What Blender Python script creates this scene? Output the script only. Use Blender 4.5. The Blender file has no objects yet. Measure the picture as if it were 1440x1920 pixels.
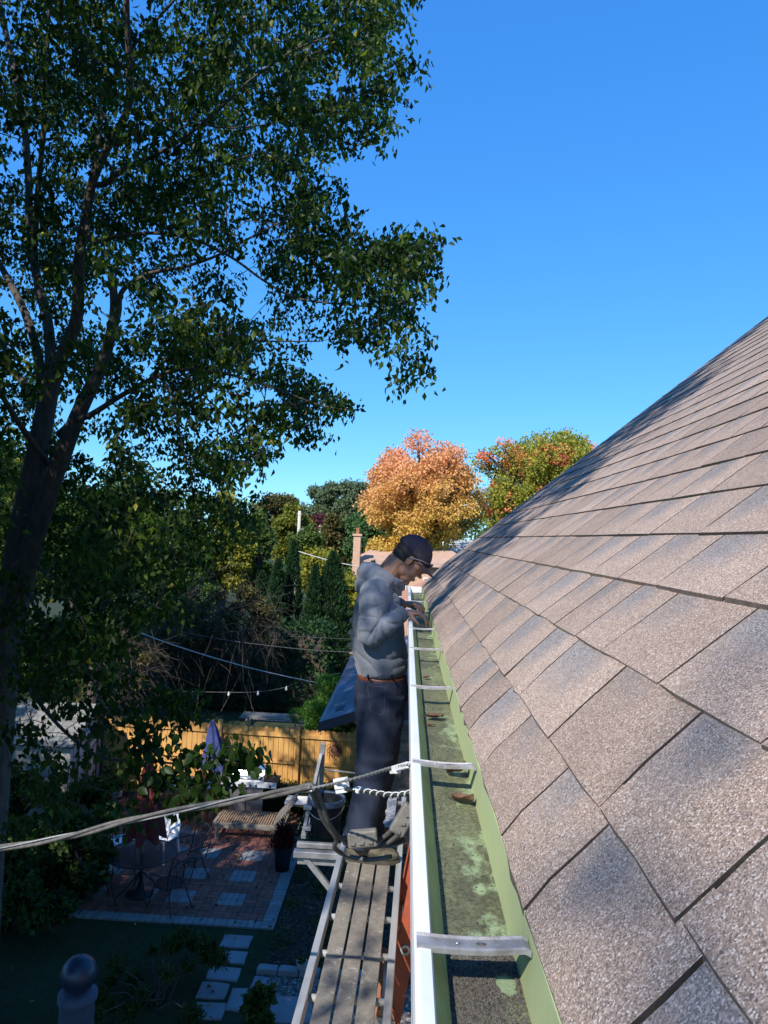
import bpy, math, random
import numpy as np
from mathutils import Vector, Matrix, noise
rng = np.random.default_rng(7); random.seed(7)
sc = bpy.context.scene
C = sc.collection
# ---------------------------------------------------------------- camera
F = 1400.; VP = (764., 1010.); ROLL = math.radians(2.5); H = 6.2
cy_ = np.array([(VP[0]-720)/F, -(VP[1]-960)/F, -1.]); cy_ /= np.linalg.norm(cy_)
up_ = np.array([math.sin(ROLL), math.cos(ROLL), 0.]); up_ -= up_.dot(cy_)*cy_; up_ /= np.linalg.norm(up_)
M3 = np.stack([np.cross(cy_, up_), cy_, up_], 0)          # world axes as rows, camera coordinates
cam = bpy.data.cameras.new('camera'); camo = bpy.data.objects.new('camera', cam); C.objects.link(camo)
m4 = Matrix.Identity(4)
for i in range(3):
    for j in range(3): m4[i][j] = float(M3[i, j])
m4.translation = (0, 0, H)
camo.matrix_world = m4
cam.sensor_fit = 'VERTICAL'; cam.sensor_height = 36; cam.lens = 36*F/1920
cam.clip_start = .05; cam.clip_end = 3000
sc.camera = camo
# ---------------------------------------------------------------- light
SUN_EL, SUN_AZ = math.radians(42), math.radians(207)      # azimuth measured from +Y towards +X
w = bpy.data.worlds.new("World"); sc.world = w; w.use_nodes = True
nt = w.node_tree; nt.nodes.clear()
sky = nt.nodes.new('ShaderNodeTexSky'); sky.sky_type = 'NISHITA'; sky.sun_disc = False
sky.sun_elevation = SUN_EL; sky.sun_rotation = SUN_AZ; sky.air_density = .6; sky.dust_density = 0.0; sky.ozone_density = 1.5; sky.altitude = 0
sp_ = nt.nodes.new('ShaderNodeSeparateColor'); cb_ = nt.nodes.new('ShaderNodeCombineColor'); nt.links.new(sky.outputs[0], sp_.inputs[0])
for k_, (pw_, ga_) in enumerate(((.90, .60), (.60, 1.92), (.35, 4.55))):      # the camera's soft tone curve on a very bright clear sky
    a_ = nt.nodes.new('ShaderNodeMath'); a_.operation = 'POWER'; a_.inputs[1].default_value = pw_; nt.links.new(sp_.outputs[k_], a_.inputs[0])
    b_ = nt.nodes.new('ShaderNodeMath'); b_.operation = 'MULTIPLY'; b_.inputs[1].default_value = ga_; nt.links.new(a_.outputs[0], b_.inputs[0]); nt.links.new(b_.outputs[0], cb_.inputs[k_])
bg = nt.nodes.new('ShaderNodeBackground'); bg.inputs['Strength'].default_value = 0.12
wo = nt.nodes.new('ShaderNodeOutputWorld')
nt.links.new(cb_.outputs[0], bg.inputs[0]); nt.links.new(bg.outputs[0], wo.inputs[0])
sl = bpy.data.lights.new('sun', 'SUN'); sl.energy = 5.0; sl.angle = math.radians(.53); sl.color = (1, .94, .85)
so = bpy.data.objects.new('sun', sl); C.objects.link(so)
ts = Vector((math.sin(SUN_AZ)*math.cos(SUN_EL), math.cos(SUN_AZ)*math.cos(SUN_EL), math.sin(SUN_EL)))
so.rotation_euler = ts.to_track_quat('Z', 'Y').to_euler(); so.location = (-10, -10, 30)
sc.view_settings.view_transform = 'Standard'; sc.view_settings.look = 'None'
sc.view_settings.exposure = 0.36; sc.view_settings.gamma = 1
sc.cycles.max_bounces = 5; sc.cycles.diffuse_bounces = 2; sc.cycles.glossy_bounces = 3; sc.cycles.transmission_bounces = 4
sc.cycles.transparent_max_bounces = 6; sc.cycles.sample_clamp_indirect = 4; sc.cycles.caustics_reflective = False; sc.cycles.caustics_refractive = False
sc.cycles.use_denoising = True
# ---------------------------------------------------------------- measuring helpers (photo pixel -> place in the world)
def ray(u, v): return M3 @ np.array([(u-720)/F, -(v-960)/F, -1.])
def gp(u, v, z=0.):
    d = ray(u, v); return d*((z-H)/d[2]) + np.array([0, 0, H])
def yp(u, v, Y):
    d = ray(u, v); return d*(Y/d[1]) + np.array([0, 0, H])
def proj(p):
    p = np.atleast_2d(p) - np.array([0, 0, H]); c = p @ M3
    d = np.maximum(-c[:, 2], 1e-3)
    return np.stack([720+F*c[:, 0]/d, 960-F*c[:, 1]/d, -c[:, 2]], 1)
# ---------------------------------------------------------------- mesh helpers
class MB:
    def __init__(s): s.v = []; s.f = []; s.uv = {}
    def add(s, vs, fs):
        n = len(s.v); s.v += [tuple(map(float, p)) for p in vs]; s.f += [tuple(i+n for i in f) for f in fs]; return s
    def box(s, c, size, rot=None, taper=1.):
        x, y, z = [q/2 for q in size]; pts = []
        for k in (-1, 1):
            t = taper if k > 0 else 1.
            for a, b in ((-1, -1), (1, -1), (1, 1), (-1, 1)): pts.append(Vector((a*x*t, b*y*t, k*z)))
        if rot is not None: pts = [rot @ p for p in pts]
        c = Vector(c)
        return s.add([p+c for p in pts], [(3,2,1,0),(4,5,6,7),(0,1,5,4),(1,2,6,5),(2,3,7,6),(3,0,4,7)])
    def bar(s, a, b, wdt, hgt, up=(0, 0, 1)):
        a = Vector(a); b = Vector(b); d = (b-a); L = d.length; d.normalize(); u = Vector(up)
        sd = d.cross(u)
        if sd.length < 1e-4: sd = d.cross(Vector((1, 0, 0)))
        sd.normalize(); u = sd.cross(d)
        R = Matrix((sd, d, u)).transposed()
        return s.box((a+b)/2, (wdt, L, hgt), R)
    def tube(s, pts, r, n=6, cap=True, ell=None, ref=None):
        pts = [Vector(p) for p in pts]; m = len(pts)
        if not hasattr(r, '__len__'): r = [r]*m
        rings = []; prev = None
        for i, p in enumerate(pts):
            t = (pts[min(i+1, m-1)] - pts[max(i-1, 0)])
            t = t.normalized() if t.length > 1e-9 else Vector((0, 0, 1))
            if ref is not None: a = Vector(ref) - t*t.dot(Vector(ref))
            elif prev is not None: a = prev - t*t.dot(prev)
            else: a = t.orthogonal()
            if a.length < 1e-6: a = t.orthogonal()
            a.normalize(); b = t.cross(a); prev = a
            ra = r[i] if not hasattr(r[i], '__len__') else r[i][0]
            rb = r[i] if not hasattr(r[i], '__len__') else r[i][1]
            rings.append([p + a*ra*math.cos(2*math.pi*k/n) + b*rb*math.sin(2*math.pi*k/n) for k in range(n)])
        vs = [q for g in rings for q in g]; fs = []
        for i in range(m-1):
            for k in range(n):
                k2 = (k+1) % n; fs.append((i*n+k, i*n+k2, (i+1)*n+k2, (i+1)*n+k))
        if cap: fs.append(tuple(range(n-1, -1, -1))); fs.append(tuple((m-1)*n+k for k in range(n)))
        return s.add(vs, fs)
    def lathe(s, prof, c=(0, 0, 0), n=20, cap=True, R=None):
        vs = []; fs = []
        for r, z in prof:
            for k in range(n):
                p = Vector((r*math.cos(2*math.pi*k/n), r*math.sin(2*math.pi*k/n), z))
                vs.append((R @ p if R else p) + Vector(c))
        for i in range(len(prof)-1):
            for k in range(n): fs.append((i*n+k, i*n+(k+1) % n, (i+1)*n+(k+1) % n, (i+1)*n+k))
        if cap: fs.append(tuple(range(n-1, -1, -1))); fs.append(tuple((len(prof)-1)*n+k for k in range(n)))
        return s.add(vs, fs)
    def ell(s, c, r, R=None, n=16, m=10, f=None):
        vs = []; fs = []; c = Vector(c)
        for i in range(m+1):
            th = math.pi*i/m
            for k in range(n):
                ph = 2*math.pi*k/n
                p = Vector((math.sin(th)*math.cos(ph), math.sin(th)*math.sin(ph), math.cos(th)))
                if f: p = f(p)
                p = Vector((p.x*r[0], p.y*r[1], p.z*r[2]))
                vs.append((R @ p if R else p)+c)
        for i in range(m):
            for k in range(n): fs.append((i*n+k, (i+1)*n+k, (i+1)*n+(k+1) % n, i*n+(k+1) % n))
        return s.add(vs, fs)
    def build(s, name, mat, parent=None, smooth=False, bevel=0):
        me = bpy.data.meshes.new(name)
        off = wloc(parent)
        me.from_pydata([(a[0]-off[0], a[1]-off[1], a[2]-off[2]) for a in s.v], [], s.f)
        me.validate(); me.update()
        return mko(name, me, mat, parent, smooth, bevel)
def wloc(o):
    L = Vector((0, 0, 0))
    while o is not None: L += o.location; o = o.parent
    return L
def mko(name, me, mat, parent=None, smooth=False, bevel=0):
    o = bpy.data.objects.new(name, me); C.objects.link(o)
    if mat:
        for m in (mat if isinstance(mat, (list, tuple)) else [mat]): me.materials.append(m)
    if smooth: me.shade_smooth()
    if parent: o.parent = parent
    if bevel:
        b = o.modifiers.new('bevel', 'BEVEL'); b.width = bevel; b.segments = 2; b.limit_method = 'ANGLE'; b.angle_limit = .7
        b.harden_normals = False
    return o
def tag(o, label=None, cat=None, group=None, kind=None):
    if label: o['label'] = label
    if cat: o['category'] = cat
    if group: o['group'] = group
    if kind: o['kind'] = kind
    return o
def thing(name, label, cat, loc=(0, 0, 0), group=None):
    o = bpy.data.objects.new(name, None); C.objects.link(o); o.location = Vector([float(q) for q in loc]); o.empty_display_size = .1
    return tag(o, label, cat, group)
def copy_tree(o, parent=None):
    c = o.copy(); C.objects.link(c); c.parent = parent
    for ch in list(o.children): copy_tree(ch, c)
    return c
def npmesh(name, V, Fc, mat, parent=None, tint=None, smooth=False):
    V = np.asarray(V, dtype=np.float64) - np.array(wloc(parent)); Fc = np.asarray(Fc, dtype=np.int32); k = Fc.shape[1]
    me = bpy.data.meshes.new(name)
    me.vertices.add(len(V)); me.vertices.foreach_set('co', V.astype(np.float32).ravel())
    me.loops.add(Fc.size); me.loops.foreach_set('vertex_index', Fc.ravel())
    me.polygons.add(len(Fc)); me.polygons.foreach_set('loop_start', np.arange(0, Fc.size, k, dtype=np.int32))
    if tint is not None:
        a = me.attributes.new('tint', 'FLOAT', 'POINT'); a.data.foreach_set('value', np.asarray(tint, dtype=np.float32))
    me.update(calc_edges=True); me.validate()
    return mko(name, me, mat, parent, smooth)
# ---------------------------------------------------------------- materials
def lin(r, g, b):
    return tuple(((c/255)/12.92 if c/255 <= .04045 else ((c/255+.055)/1.055)**2.4) for c in (r, g, b)) + (1,)
def newmat(name):
    m = bpy.data.materials.new(name); m.use_nodes = True; t = m.node_tree
    return m, t, t.nodes['Principled BSDF'], t.nodes['Material Output']
def N(t, typ, **kw):
    n = t.nodes.new(typ)
    for k, v in kw.items():
        if k.startswith('i_'): n.inputs[k[2:].replace('_', ' ')].default_value = v
        else: setattr(n, k, v)
    return n
def ramp(t, fac, stops, interp='LINEAR'):
    r = N(t, 'ShaderNodeValToRGB'); r.color_ramp.interpolation = interp
    e = r.color_ramp.elements
    while len(e) < len(stops): e.new(.5)
    for q, (p, c) in zip(e, stops): q.position = p; q.color = c if len(c) == 4 else tuple(c)+(1,)
    t.links.new(fac, r.inputs[0]); return r.outputs[0]
def coord(t, kind='Position'):
    if kind == 'Position': return N(t, 'ShaderNodeNewGeometry').outputs['Position']
    return N(t, 'ShaderNodeTexCoord').outputs[kind]
def mixc(t, fac, a, b, mode='MIX'):
    x = N(t, 'ShaderNodeMix', data_type='RGBA', blend_type=mode)
    for i, val in ((0, fac), (6, a), (7, b)):
        if hasattr(val, 'is_linked') or hasattr(val, 'links'): t.links.new(val, x.inputs[i])
        elif i == 0: x.inputs[0].default_value = val
        else: x.inputs[i].default_value = val if len(val) == 4 else tuple(val)+(1,)
    return x.outputs[2]
def noise_n(t, co, scale, detail=4, rough=.6):
    n = N(t, 'ShaderNodeTexNoise'); n.inputs['Scale'].default_value = scale; n.inputs['Detail'].default_value = detail; n.inputs['Roughness'].default_value = rough
    t.links.new(co, n.inputs['Vector']); return n.outputs['Fac']
def bump(t, bs, h, strength=.4, dist=.01):
    b = N(t, 'ShaderNodeBump'); b.inputs['Strength'].default_value = strength; b.inputs['Distance'].default_value = dist
    t.links.new(h, b.inputs['Height']); t.links.new(b.outputs[0], bs.inputs['Normal'])
def pm(name, c1, c2=None, scale=8, rough=.8, metal=0, bmp=.3, bscale=None, stretch=None, rnd=0., spec=None, kind='Position', bdist=.01, lo=.35, hi=.65):
    m, t, bs, out = newmat(name)
    bs.inputs['Roughness'].default_value = rough; bs.inputs['Metallic'].default_value = metal
    if spec is not None: bs.inputs['Specular IOR Level'].default_value = spec
    co = coord(t, kind)
    if stretch:
        mp = N(t, 'ShaderNodeMapping'); mp.inputs['Scale'].default_value = stretch; t.links.new(co, mp.inputs[0]); co = mp.outputs[0]
    if c2 is None: c2 = tuple(q*.75 for q in c1[:3])
    col = ramp(t, noise_n(t, co, scale), [(lo, c1), (hi, c2)])
    if rnd:
        oi = N(t, 'ShaderNodeObjectInfo'); mr = N(t, 'ShaderNodeMapRange'); mr.inputs['To Min'].default_value = 1-rnd; mr.inputs['To Max'].default_value = 1+rnd
        t.links.new(oi.outputs['Random'], mr.inputs[0])
        vm = N(t, 'ShaderNodeVectorMath', operation='SCALE'); t.links.new(col, vm.inputs[0]); t.links.new(mr.outputs[0], vm.inputs['Scale']); col = vm.outputs[0]
    t.links.new(col, bs.inputs['Base Color'])
    if bmp: bump(t, bs, noise_n(t, co, bscale or scale*4), bmp, bdist)
    return m
def leafmat(name, stops, trans=.45, rough=.5, tr_gain=1.3, spec=.14):
    m, t, bs, out = newmat(name)
    a = N(t, 'ShaderNodeAttribute', attribute_name='tint')
    col = ramp(t, a.outputs['Fac'], stops)
    bs.inputs['Roughness'].default_value = rough; bs.inputs['Specular IOR Level'].default_value = spec
    t.links.new(col, bs.inputs['Base Color'])
    tr = N(t, 'ShaderNodeBsdfTranslucent')
    g = mixc(t, 1., col, (tr_gain, tr_gain*1.05, tr_gain*.55, 1), 'MULTIPLY'); t.links.new(g, tr.inputs[0])
    mx = N(t, 'ShaderNodeMixShader'); mx.inputs[0].default_value = trans
    t.links.new(bs.outputs[0], mx.inputs[1]); t.links.new(tr.outputs[0], mx.inputs[2]); t.links.new(mx.outputs[0], out.inputs[0])
    return m
# ================================================================ materials used all over
def shingle_mat(name, base=1.0, gran=True):
    m, t, bs, out = newmat(name); bs.inputs['Roughness'].default_value = .95; bs.inputs['Specular IOR Level'].default_value = .25
    co = coord(t)
    vo = N(t, 'ShaderNodeTexVoronoi'); vo.inputs['Scale'].default_value = 560; t.links.new(co, vo.inputs['Vector'])
    sep = N(t, 'ShaderNodeSeparateColor'); t.links.new(vo.outputs['Color'], sep.inputs[0])
    g = base
    tan = ramp(t, sep.outputs[0], [(0, (.10*g, .085*g, .085*g)), (.14, (.19*g, .145*g, .125*g)), (.42, (.28*g, .205*g, .16*g)), (.70, (.36*g, .268*g, .21*g)), (.88, (.44*g, .35*g, .30*g)), (1, (.62*g, .55*g, .50*g))])
    blue = ramp(t, sep.outputs[1], [(0, (.05*g, .053*g, .06*g)), (.4, (.125*g, .122*g, .13*g)), (.75, (.21*g, .205*g, .21*g)), (1, (.38*g, .38*g, .40*g))])
    # printed colour patches: each shingle tab blends darker blue-grey granules, mostly in one upper corner
    uv = N(t, 'ShaderNodeTexCoord').outputs['UV']; su = N(t, 'ShaderNodeSeparateXYZ'); t.links.new(uv, su.inputs[0])
    oi = N(t, 'ShaderNodeObjectInfo')
    nz = noise_n(t, co, 6.5, 3); nf = noise_n(t, co, 60, 3)
    def mth(op, a, b=None, c=None):
        x = N(t, 'ShaderNodeMath', operation=op)
        for i, q in enumerate((a, b, c)):
            if q is None: continue
            if hasattr(q, 'links'): t.links.new(q, x.inputs[i])
            else: x.inputs[i].default_value = q
        return x.outputs[0]
    du = mth('SUBTRACT', su.outputs[0], .80); dv = mth('SUBTRACT', su.outputs[1], .74)
    k = mth('SUBTRACT', .95, mth('MULTIPLY', mth('SQRT', mth('ADD', mth('MULTIPLY', du, du), mth('MULTIPLY', mth('MULTIPLY', dv, dv), .8))), 1.75))
    k = mth('ADD', k, mth('MULTIPLY', mth('SUBTRACT', nz, .5), 1.3))
    k = mth('ADD', k, mth('MULTIPLY', mth('SUBTRACT', oi.outputs['Random'], .5), .55))
    k = mth('ADD', k, mth('MULTIPLY', mth('SUBTRACT', nf, .5), .5))
    mk = N(t, 'ShaderNodeMapRange'); mk.inputs['From Min'].default_value = .20; mk.inputs['From Max'].default_value = .85; mk.inputs['To Max'].default_value = .74
    t.links.new(k, mk.inputs[0])
    col = mixc(t, mk.outputs[0], tan, blue)
    br = N(t, 'ShaderNodeMapRange'); br.inputs['To Min'].default_value = .84; br.inputs['To Max'].default_value = 1.14; t.links.new(oi.outputs['Random'], br.inputs[0])
    vm = N(t, 'ShaderNodeVectorMath', operation='SCALE'); t.links.new(col, vm.inputs[0]); t.links.new(br.outputs[0], vm.inputs['Scale'])
    wn = ramp(t, noise_n(t, co, 2.2, 5), [(.3, (.86, .85, .84)), (.7, (1.06, 1.05, 1.04))])
    fin = mixc(t, 1., vm.outputs[0], wn, 'MULTIPLY')
    t.links.new(fin, bs.inputs['Base Color'])
    bump(t, bs, vo.outputs['Distance'], .35, .001)
    return m
M = {}
M['shingle'] = shingle_mat('asphalt_granules', 1.17)
M['shingle_edge'] = pm('shingle_cut_edge', (.022, .018, .016), (.045, .036, .03), 60, .95)
M['shingle_butt'] = pm('shingle_butt_edge', (.20, .155, .125), (.10, .08, .065), 90, .95)
M['white_al'] = pm('white_painted_aluminium', (.82, .83, .85), (.74, .75, .77), 6, .28, 0, .05)
M['bare_al'] = pm('worn_aluminium', (.55, .55, .56), (.36, .355, .35), 14, .38, .75, .15, 90)
M['strap'] = pm('hanger_aluminium', (.42, .41, .40), (.25, .23, .21), 30, .5, .35, .15, 120)
def gutter_in():
    m, t, bs, out = newmat('gutter_green_paint'); bs.inputs['Roughness'].default_value = .7
    co = coord(t); mp = N(t, 'ShaderNodeMapping'); mp.inputs['Scale'].default_value = (1, .5, 1); t.links.new(co, mp.inputs[0])
    c = ramp(t, noise_n(t, mp.outputs[0], 30, 6, .7), [(.3, (.40, .44, .17)), (.58, (.30, .34, .12)), (.75, (.13, .15, .06))])
    t.links.new(c, bs.inputs['Base Color']); bump(t, bs, noise_n(t, mp.outputs[0], 160, 4), .3, .003); return m
def gutter_back():
    m, t, bs, out = newmat('gutter_back_paint'); bs.inputs['Roughness'].default_value = .65
    co = coord(t)
    c = ramp(t, noise_n(t, co, 26, 6, .75), [(.0, (.53, .60, .32)), (.64, (.47, .54, .28)), (.70, (.20, .25, .11)), (.8, (.13, .15, .09))])
    t.links.new(c, bs.inputs['Base Color']); return m
def gutter_floor():
    m, t, bs, out = newmat('gutter_floor_grime'); bs.inputs['Roughness'].default_value = .8
    co = coord(t); mp = N(t, 'ShaderNodeMapping'); mp.inputs['Scale'].default_value = (1, .6, 1); t.links.new(co, mp.inputs[0])
    sx = N(t, 'ShaderNodeSeparateXYZ'); t.links.new(co, sx.inputs[0])
    a = noise_n(t, mp.outputs[0], 17, 7, .72)
    # paint still shows mostly on the house side of the floor
    mr = N(t, 'ShaderNodeMapRange'); mr.inputs['From Min'].default_value = .065; mr.inputs['From Max'].default_value = .125; mr.inputs['To Min'].default_value = -.16; mr.inputs['To Max'].default_value = .05
    t.links.new(sx.outputs[0], mr.inputs[0])
    ad = N(t, 'ShaderNodeMath', operation='ADD'); t.links.new(a, ad.inputs[0]); t.links.new(mr.outputs[0], ad.inputs[1])
    grime = mixc(t, 1., ramp(t, noise_n(t, co, 130, 6, .75), [(.3, (.04, .04, .022)), (.48, (.14, .145, .085)), (.75, (.27, .27, .17))]), ramp(t, noise_n(t, mp.outputs[0], 9, 4, .6), [(.35, (.55, .55, .5)), (.65, (1.15, 1.2, 1.0))]), 'MULTIPLY')
    paint = (.27, .35, .19, 1)
    k = ramp(t, ad.outputs[0], [(.555, (0, 0, 0)), (.66, (1, 1, 1))])
    for px_, py_, r_ in ((0.1305, 0.8445, .0125), (0.1230, 1.0699, .0085)):            # two spots of bare paint
        vd = N(t, 'ShaderNodeVectorMath', operation='SUBTRACT'); t.links.new(co, vd.inputs[0]); vd.inputs[1].default_value = (px_, py_, 5.7145)
        vs2 = N(t, 'ShaderNodeVectorMath', operation='MULTIPLY'); t.links.new(vd.outputs[0], vs2.inputs[0]); vs2.inputs[1].default_value = (1, .55, 0)
        ln = N(t, 'ShaderNodeVectorMath', operation='LENGTH'); t.links.new(vs2.outputs[0], ln.inputs[0])
        wv = N(t, 'ShaderNodeMath', operation='MULTIPLY_ADD'); t.links.new(noise_n(t, co, 110, 5, .7), wv.inputs[0]); wv.inputs[1].default_value = .016; t.links.new(ln.outputs['Value'], wv.inputs[2])
        k2 = ramp(t, wv.outputs[0], [(0, (1, 1, 1)), (min(.99, r_+.006), (1, 1, 1)), (min(1, r_+.0095), (0, 0, 0))])
        k = mixc(t, 1., k, k2, 'LIGHTEN')
    c = mixc(t, k, grime, paint); t.links.new(c, bs.inputs['Base Color']); bump(t, bs, noise_n(t, co, 220, 4), .5, .004); return m
M['g_in'] = gutter_in(); M['g_back'] = gutter_back(); M['g_floor'] = gutter_floor()
M['grit'] = pm('roof_grit', (.03, .028, .025), (.16, .14, .12), 300, .9, bmp=0)
M['dryleaf'] = pm('dry_brown_leaf', (.17, .085, .045), (.08, .042, .025), 60, .6, bmp=.5, bscale=160)
M['wall'] = pm('painted_siding', (.45, .42, .36), (.40, .37, .32), 3, .7)

# ================================================================ ground
def sheet(name, x0, x1, y0, y1, z, mat, th=.004):
    o = MB().box(((x0+x1)/2, (y0+y1)/2, z-th/2), (x1-x0, y1-y0, th)).build(name, mat); o['kind'] = 'structure'; return o
M['grass'] = pm('lawn', (.022, .036, .010), (.032, .044, .013), 5, .95, bmp=.8, bscale=90, bdist=.03)
g = MB(); g.add([(-900, -200, 0), (900, -200, 0), (900, 1600, 0), (-900, 1600, 0)], [(0, 1, 2, 3)]); g = g.build('ground', M['grass']); g['kind'] = 'structure'

# ================================================================ the house whose roof we look along
house = thing('house', 'house with the near brown shingled roof slope filling the right of the picture', 'house', (3, 2, 0))
PX = [.150, .160, .180, .216, .244, .30, .364]                   # cross-section of the roof slope near the eave
PZ = [5.772, 5.790, 5.815, 5.852, 5.882, 5.943, 6.006]
def zroof(x):
    if x <= PX[-1]: return float(np.interp(x, PX, PZ))
    return 5.702 + .836*x
XR0, XR1 = .150, 3.95
Y0R, Y1R = -2.6, 6.8
rb = MB()
xs = PX + [.6, 1.2, 2.4, XR1]
for i in range(len(xs)-1):
    a, b = xs[i]+.007*(i == 0), xs[i+1]; za, zb = zroof(xs[i])-.006, zroof(b)-.006
    rb.add([(a, Y0R, za), (b, Y0R, zb), (b, Y1R, zb), (a, Y1R, za), (a, Y0R, za-.02), (b, Y0R, zb-.02), (b, Y1R, zb-.02), (a, Y1R, za-.02)],
           [(0, 1, 2, 3), (7, 6, 5, 4), (0, 4, 5, 1), (3, 2, 6, 7)])
zr = zroof(XR1)-.006
rb.add([(XR1, Y0R, zr), (XR1+3.8, Y0R, zr-3.18), (XR1+3.8, Y1R, zr-3.18), (XR1, Y1R, zr)], [(0, 1, 2, 3)])
M['underlay'] = pm('roof_underlay', (.05, .042, .038), (.07, .06, .055), 40, .95)
roof = rb.build('roof', M['underlay'], house)
M['rake'] = pm('dark_rake_metal', (.03, .035, .06), None, 5, .4)
r = MB()
for i in range(len(xs)-1):
    a, b = xs[i], xs[i+1]
    r.add([(a, Y1R, zroof(a)+.004), (b, Y1R, zroof(b)+.004), (b, Y1R+.03, zroof(b)+.004), (a, Y1R+.03, zroof(a)+.004),
           (a, Y1R, zroof(a)-.16), (b, Y1R, zroof(b)-.16), (b, Y1R+.03, zroof(b)-.16), (a, Y1R+.03, zroof(a)-.16)],
          [(0, 1, 2, 3), (7, 6, 5, 4), (0, 4, 5, 1), (2, 6, 7, 3)] + ([(0, 3, 7, 4)] if i == 0 else []))
r.build('rake_trim', M['rake'], house)
MB().box((3.95, 2.05, 2.85), (7.0, 9.1, 5.7)).build('wall', M['wall'], house)
MB().box((.158, 2.05, 5.66), (.012, 9.3, .18)).build('fascia_board', M['g_back'], house)
MB().box((.30, 2.05, 5.70), (.28, 9.3, .012)).build('soffit', M['white_al'], house)
# gable infill under the roof at the far and near end
gm = MB()
for yy in (6.58, -2.45):
    gm.add([(.46, yy, 5.70), (7.45, yy, 5.70), (XR1, yy, zroof(XR1)-.04)], [(0, 1, 2) if yy < 0 else (2, 1, 0)])
gm.build('gable_wall', M['wall'], house)
# shingle courses: every tab its own slab; butts proud of the course below
CX = [.165, .244, .364, .503]
while CX[-1] < XR1-.14: CX.append(CX[-1]+.1345)
TAB = .305; GAP = .0064
WID = [.317, .328, .217, .27, .30]
def course_mesh(ci, wv, seed, lastcut=None):
    x0 = CX[ci] - (.012 if ci == 0 else 0); x1 = (CX[ci+1] if ci+1 < len(CX) else XR1)+.03
    rs = random.Random(seed)
    ks = [x0] + [q for q in PX if x0+.008 < q < x1-.01] + [x1] if ci < 3 else [x0, x0+(x1-x0)*.2, x0+(x1-x0)*.42, x0+(x1-x0)*.66, x1]
    ny = 4 if ci < 3 else 2
    me = MB(); rows = []
    T = .0042 if ci < 3 else .0068; span = x1-x0
    wv2 = wv-GAP
    jag = [rs.uniform(-.0022, .0022) for _ in range(ny+1)]
    jagL = [rs.uniform(-.0018, .0018)+.0011*(1-i/len(ks)) for i, _ in enumerate(ks)]; jagR = [rs.uniform(-.0018, .0018)-.0011*(1-i/len(ks)) for i, _ in enumerate(ks)]
    sk = rs.uniform(-.003, .003); lift = rs.uniform(0, .0022)
    for ix, x in enumerate(ks):
        f = (x-x0)/span; row = []
        for j in range(ny+1):
            yy = wv2*j/ny + (jagL[ix] if j == 0 else jagR[ix] if j == ny else 0)
            xx = x + (jag[j] if ix == 0 else 0)
            zt = zroof(x) + T*(1-f) + (lift*(j/ny if sk > 0 else 1-j/ny))*(1-f)**2
            row.append((xx, yy, zt, f))
        rows.append(row)
    vs = []; uv = []
    for row in rows:
        for j, q in enumerate(row): vs.append((q[0], q[1], q[2])); uv.append((j/ny, q[3]))
    n = ny+1; nb = len(vs)
    for row in rows:
        for j, q in enumerate(row): vs.append((q[0]+.0005, q[1], zroof(q[0])-.005)); uv.append((j/ny, q[3]))
    fs = []; mi = []
    R = len(rows)
    for i in range(R-1):
        for j in range(ny):
            a = i*n+j; fs.append((a, a+n, a+n+1, a+1)); mi.append(0)
    for j in range(ny): fs.append((j, j+1, nb+j+1, nb+j)); mi.append(2 if ci < 4 else 1)  # upper butts take the dark edge: gap shadow put into the colour
    for i in range(R-1):
        a = i*n; fs.append((a, nb+a, nb+a+n, a+n)); mi.append(1)
        a = i*n+ny; fs.append((a, a+n, nb+a+n, nb+a)); mi.append(1)
    return vs, fs, mi, uv
def tabmesh(name, vs, fs, mi, uv):
    me = bpy.data.meshes.new(name); me.from_pydata(vs, [], fs); me.materials.append(M['shingle']); me.materials.append(M['shingle_edge']); me.materials.append(M['shingle_butt'])
    me.polygons.foreach_set('material_index', mi)
    ul = me.uv_layers.new(name='uv')
    for lp in me.loops: ul.data[lp.index].uv = uv[lp.vertex_index]
    me.update(); return me
tabs = []
NEAR = {0: [.35, .60, .875, 1.088, 1.405, 1.671, 1.89, 2.096, 2.42], 1: [.34, .652, .919, 1.237, 1.566, 1.783, 2.099, 2.37, 2.698, 3.096], 2: [.47, .77, 1.083, 1.392, 1.604, 1.75+.07, 2.035, 2.30, 2.58], 3: [.62, .90, 1.198, 1.524, 1.792, 2.062, 2.319], 4: [.75, 1.05, 1.34, 1.66, 1.991, 2.282, 2.619, 2.964]}
for ci in range(len(CX)):
    ed = list(NEAR.get(ci, [.4+.13*ci % .5+random.uniform(0, .2)]))
    while ed[-1] < Y1R-.34: ed.append(ed[-1]+random.choice(WID))
    ed.append(Y1R+.012)
    while ed[0] > Y0R+.3: ed.insert(0, ed[0]-random.choice(WID))
    for y, y2 in zip(ed[:-1], ed[1:]): tabs.append((ci, y+GAP/2, round(y2-y, 3)))
def size_on_screen(ci, y):
    x = CX[ci]+.06; p = proj([(x, y+.15, zroof(x))])[0]
    if p[2] < .15 or not (-150 < p[0] < 1600 and 0 < p[1] < 2150): return 0
    return 1./p[2]**2
vis = sorted([k for k in tabs if size_on_screen(k[0], k[1]) > 0], key=lambda k: -size_on_screen(k[0], k[1]))
top = set(vis[:300]); cache = {}
far = dict(v=[], f=[], m=[], u=[])
ro = wloc(roof)
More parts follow.
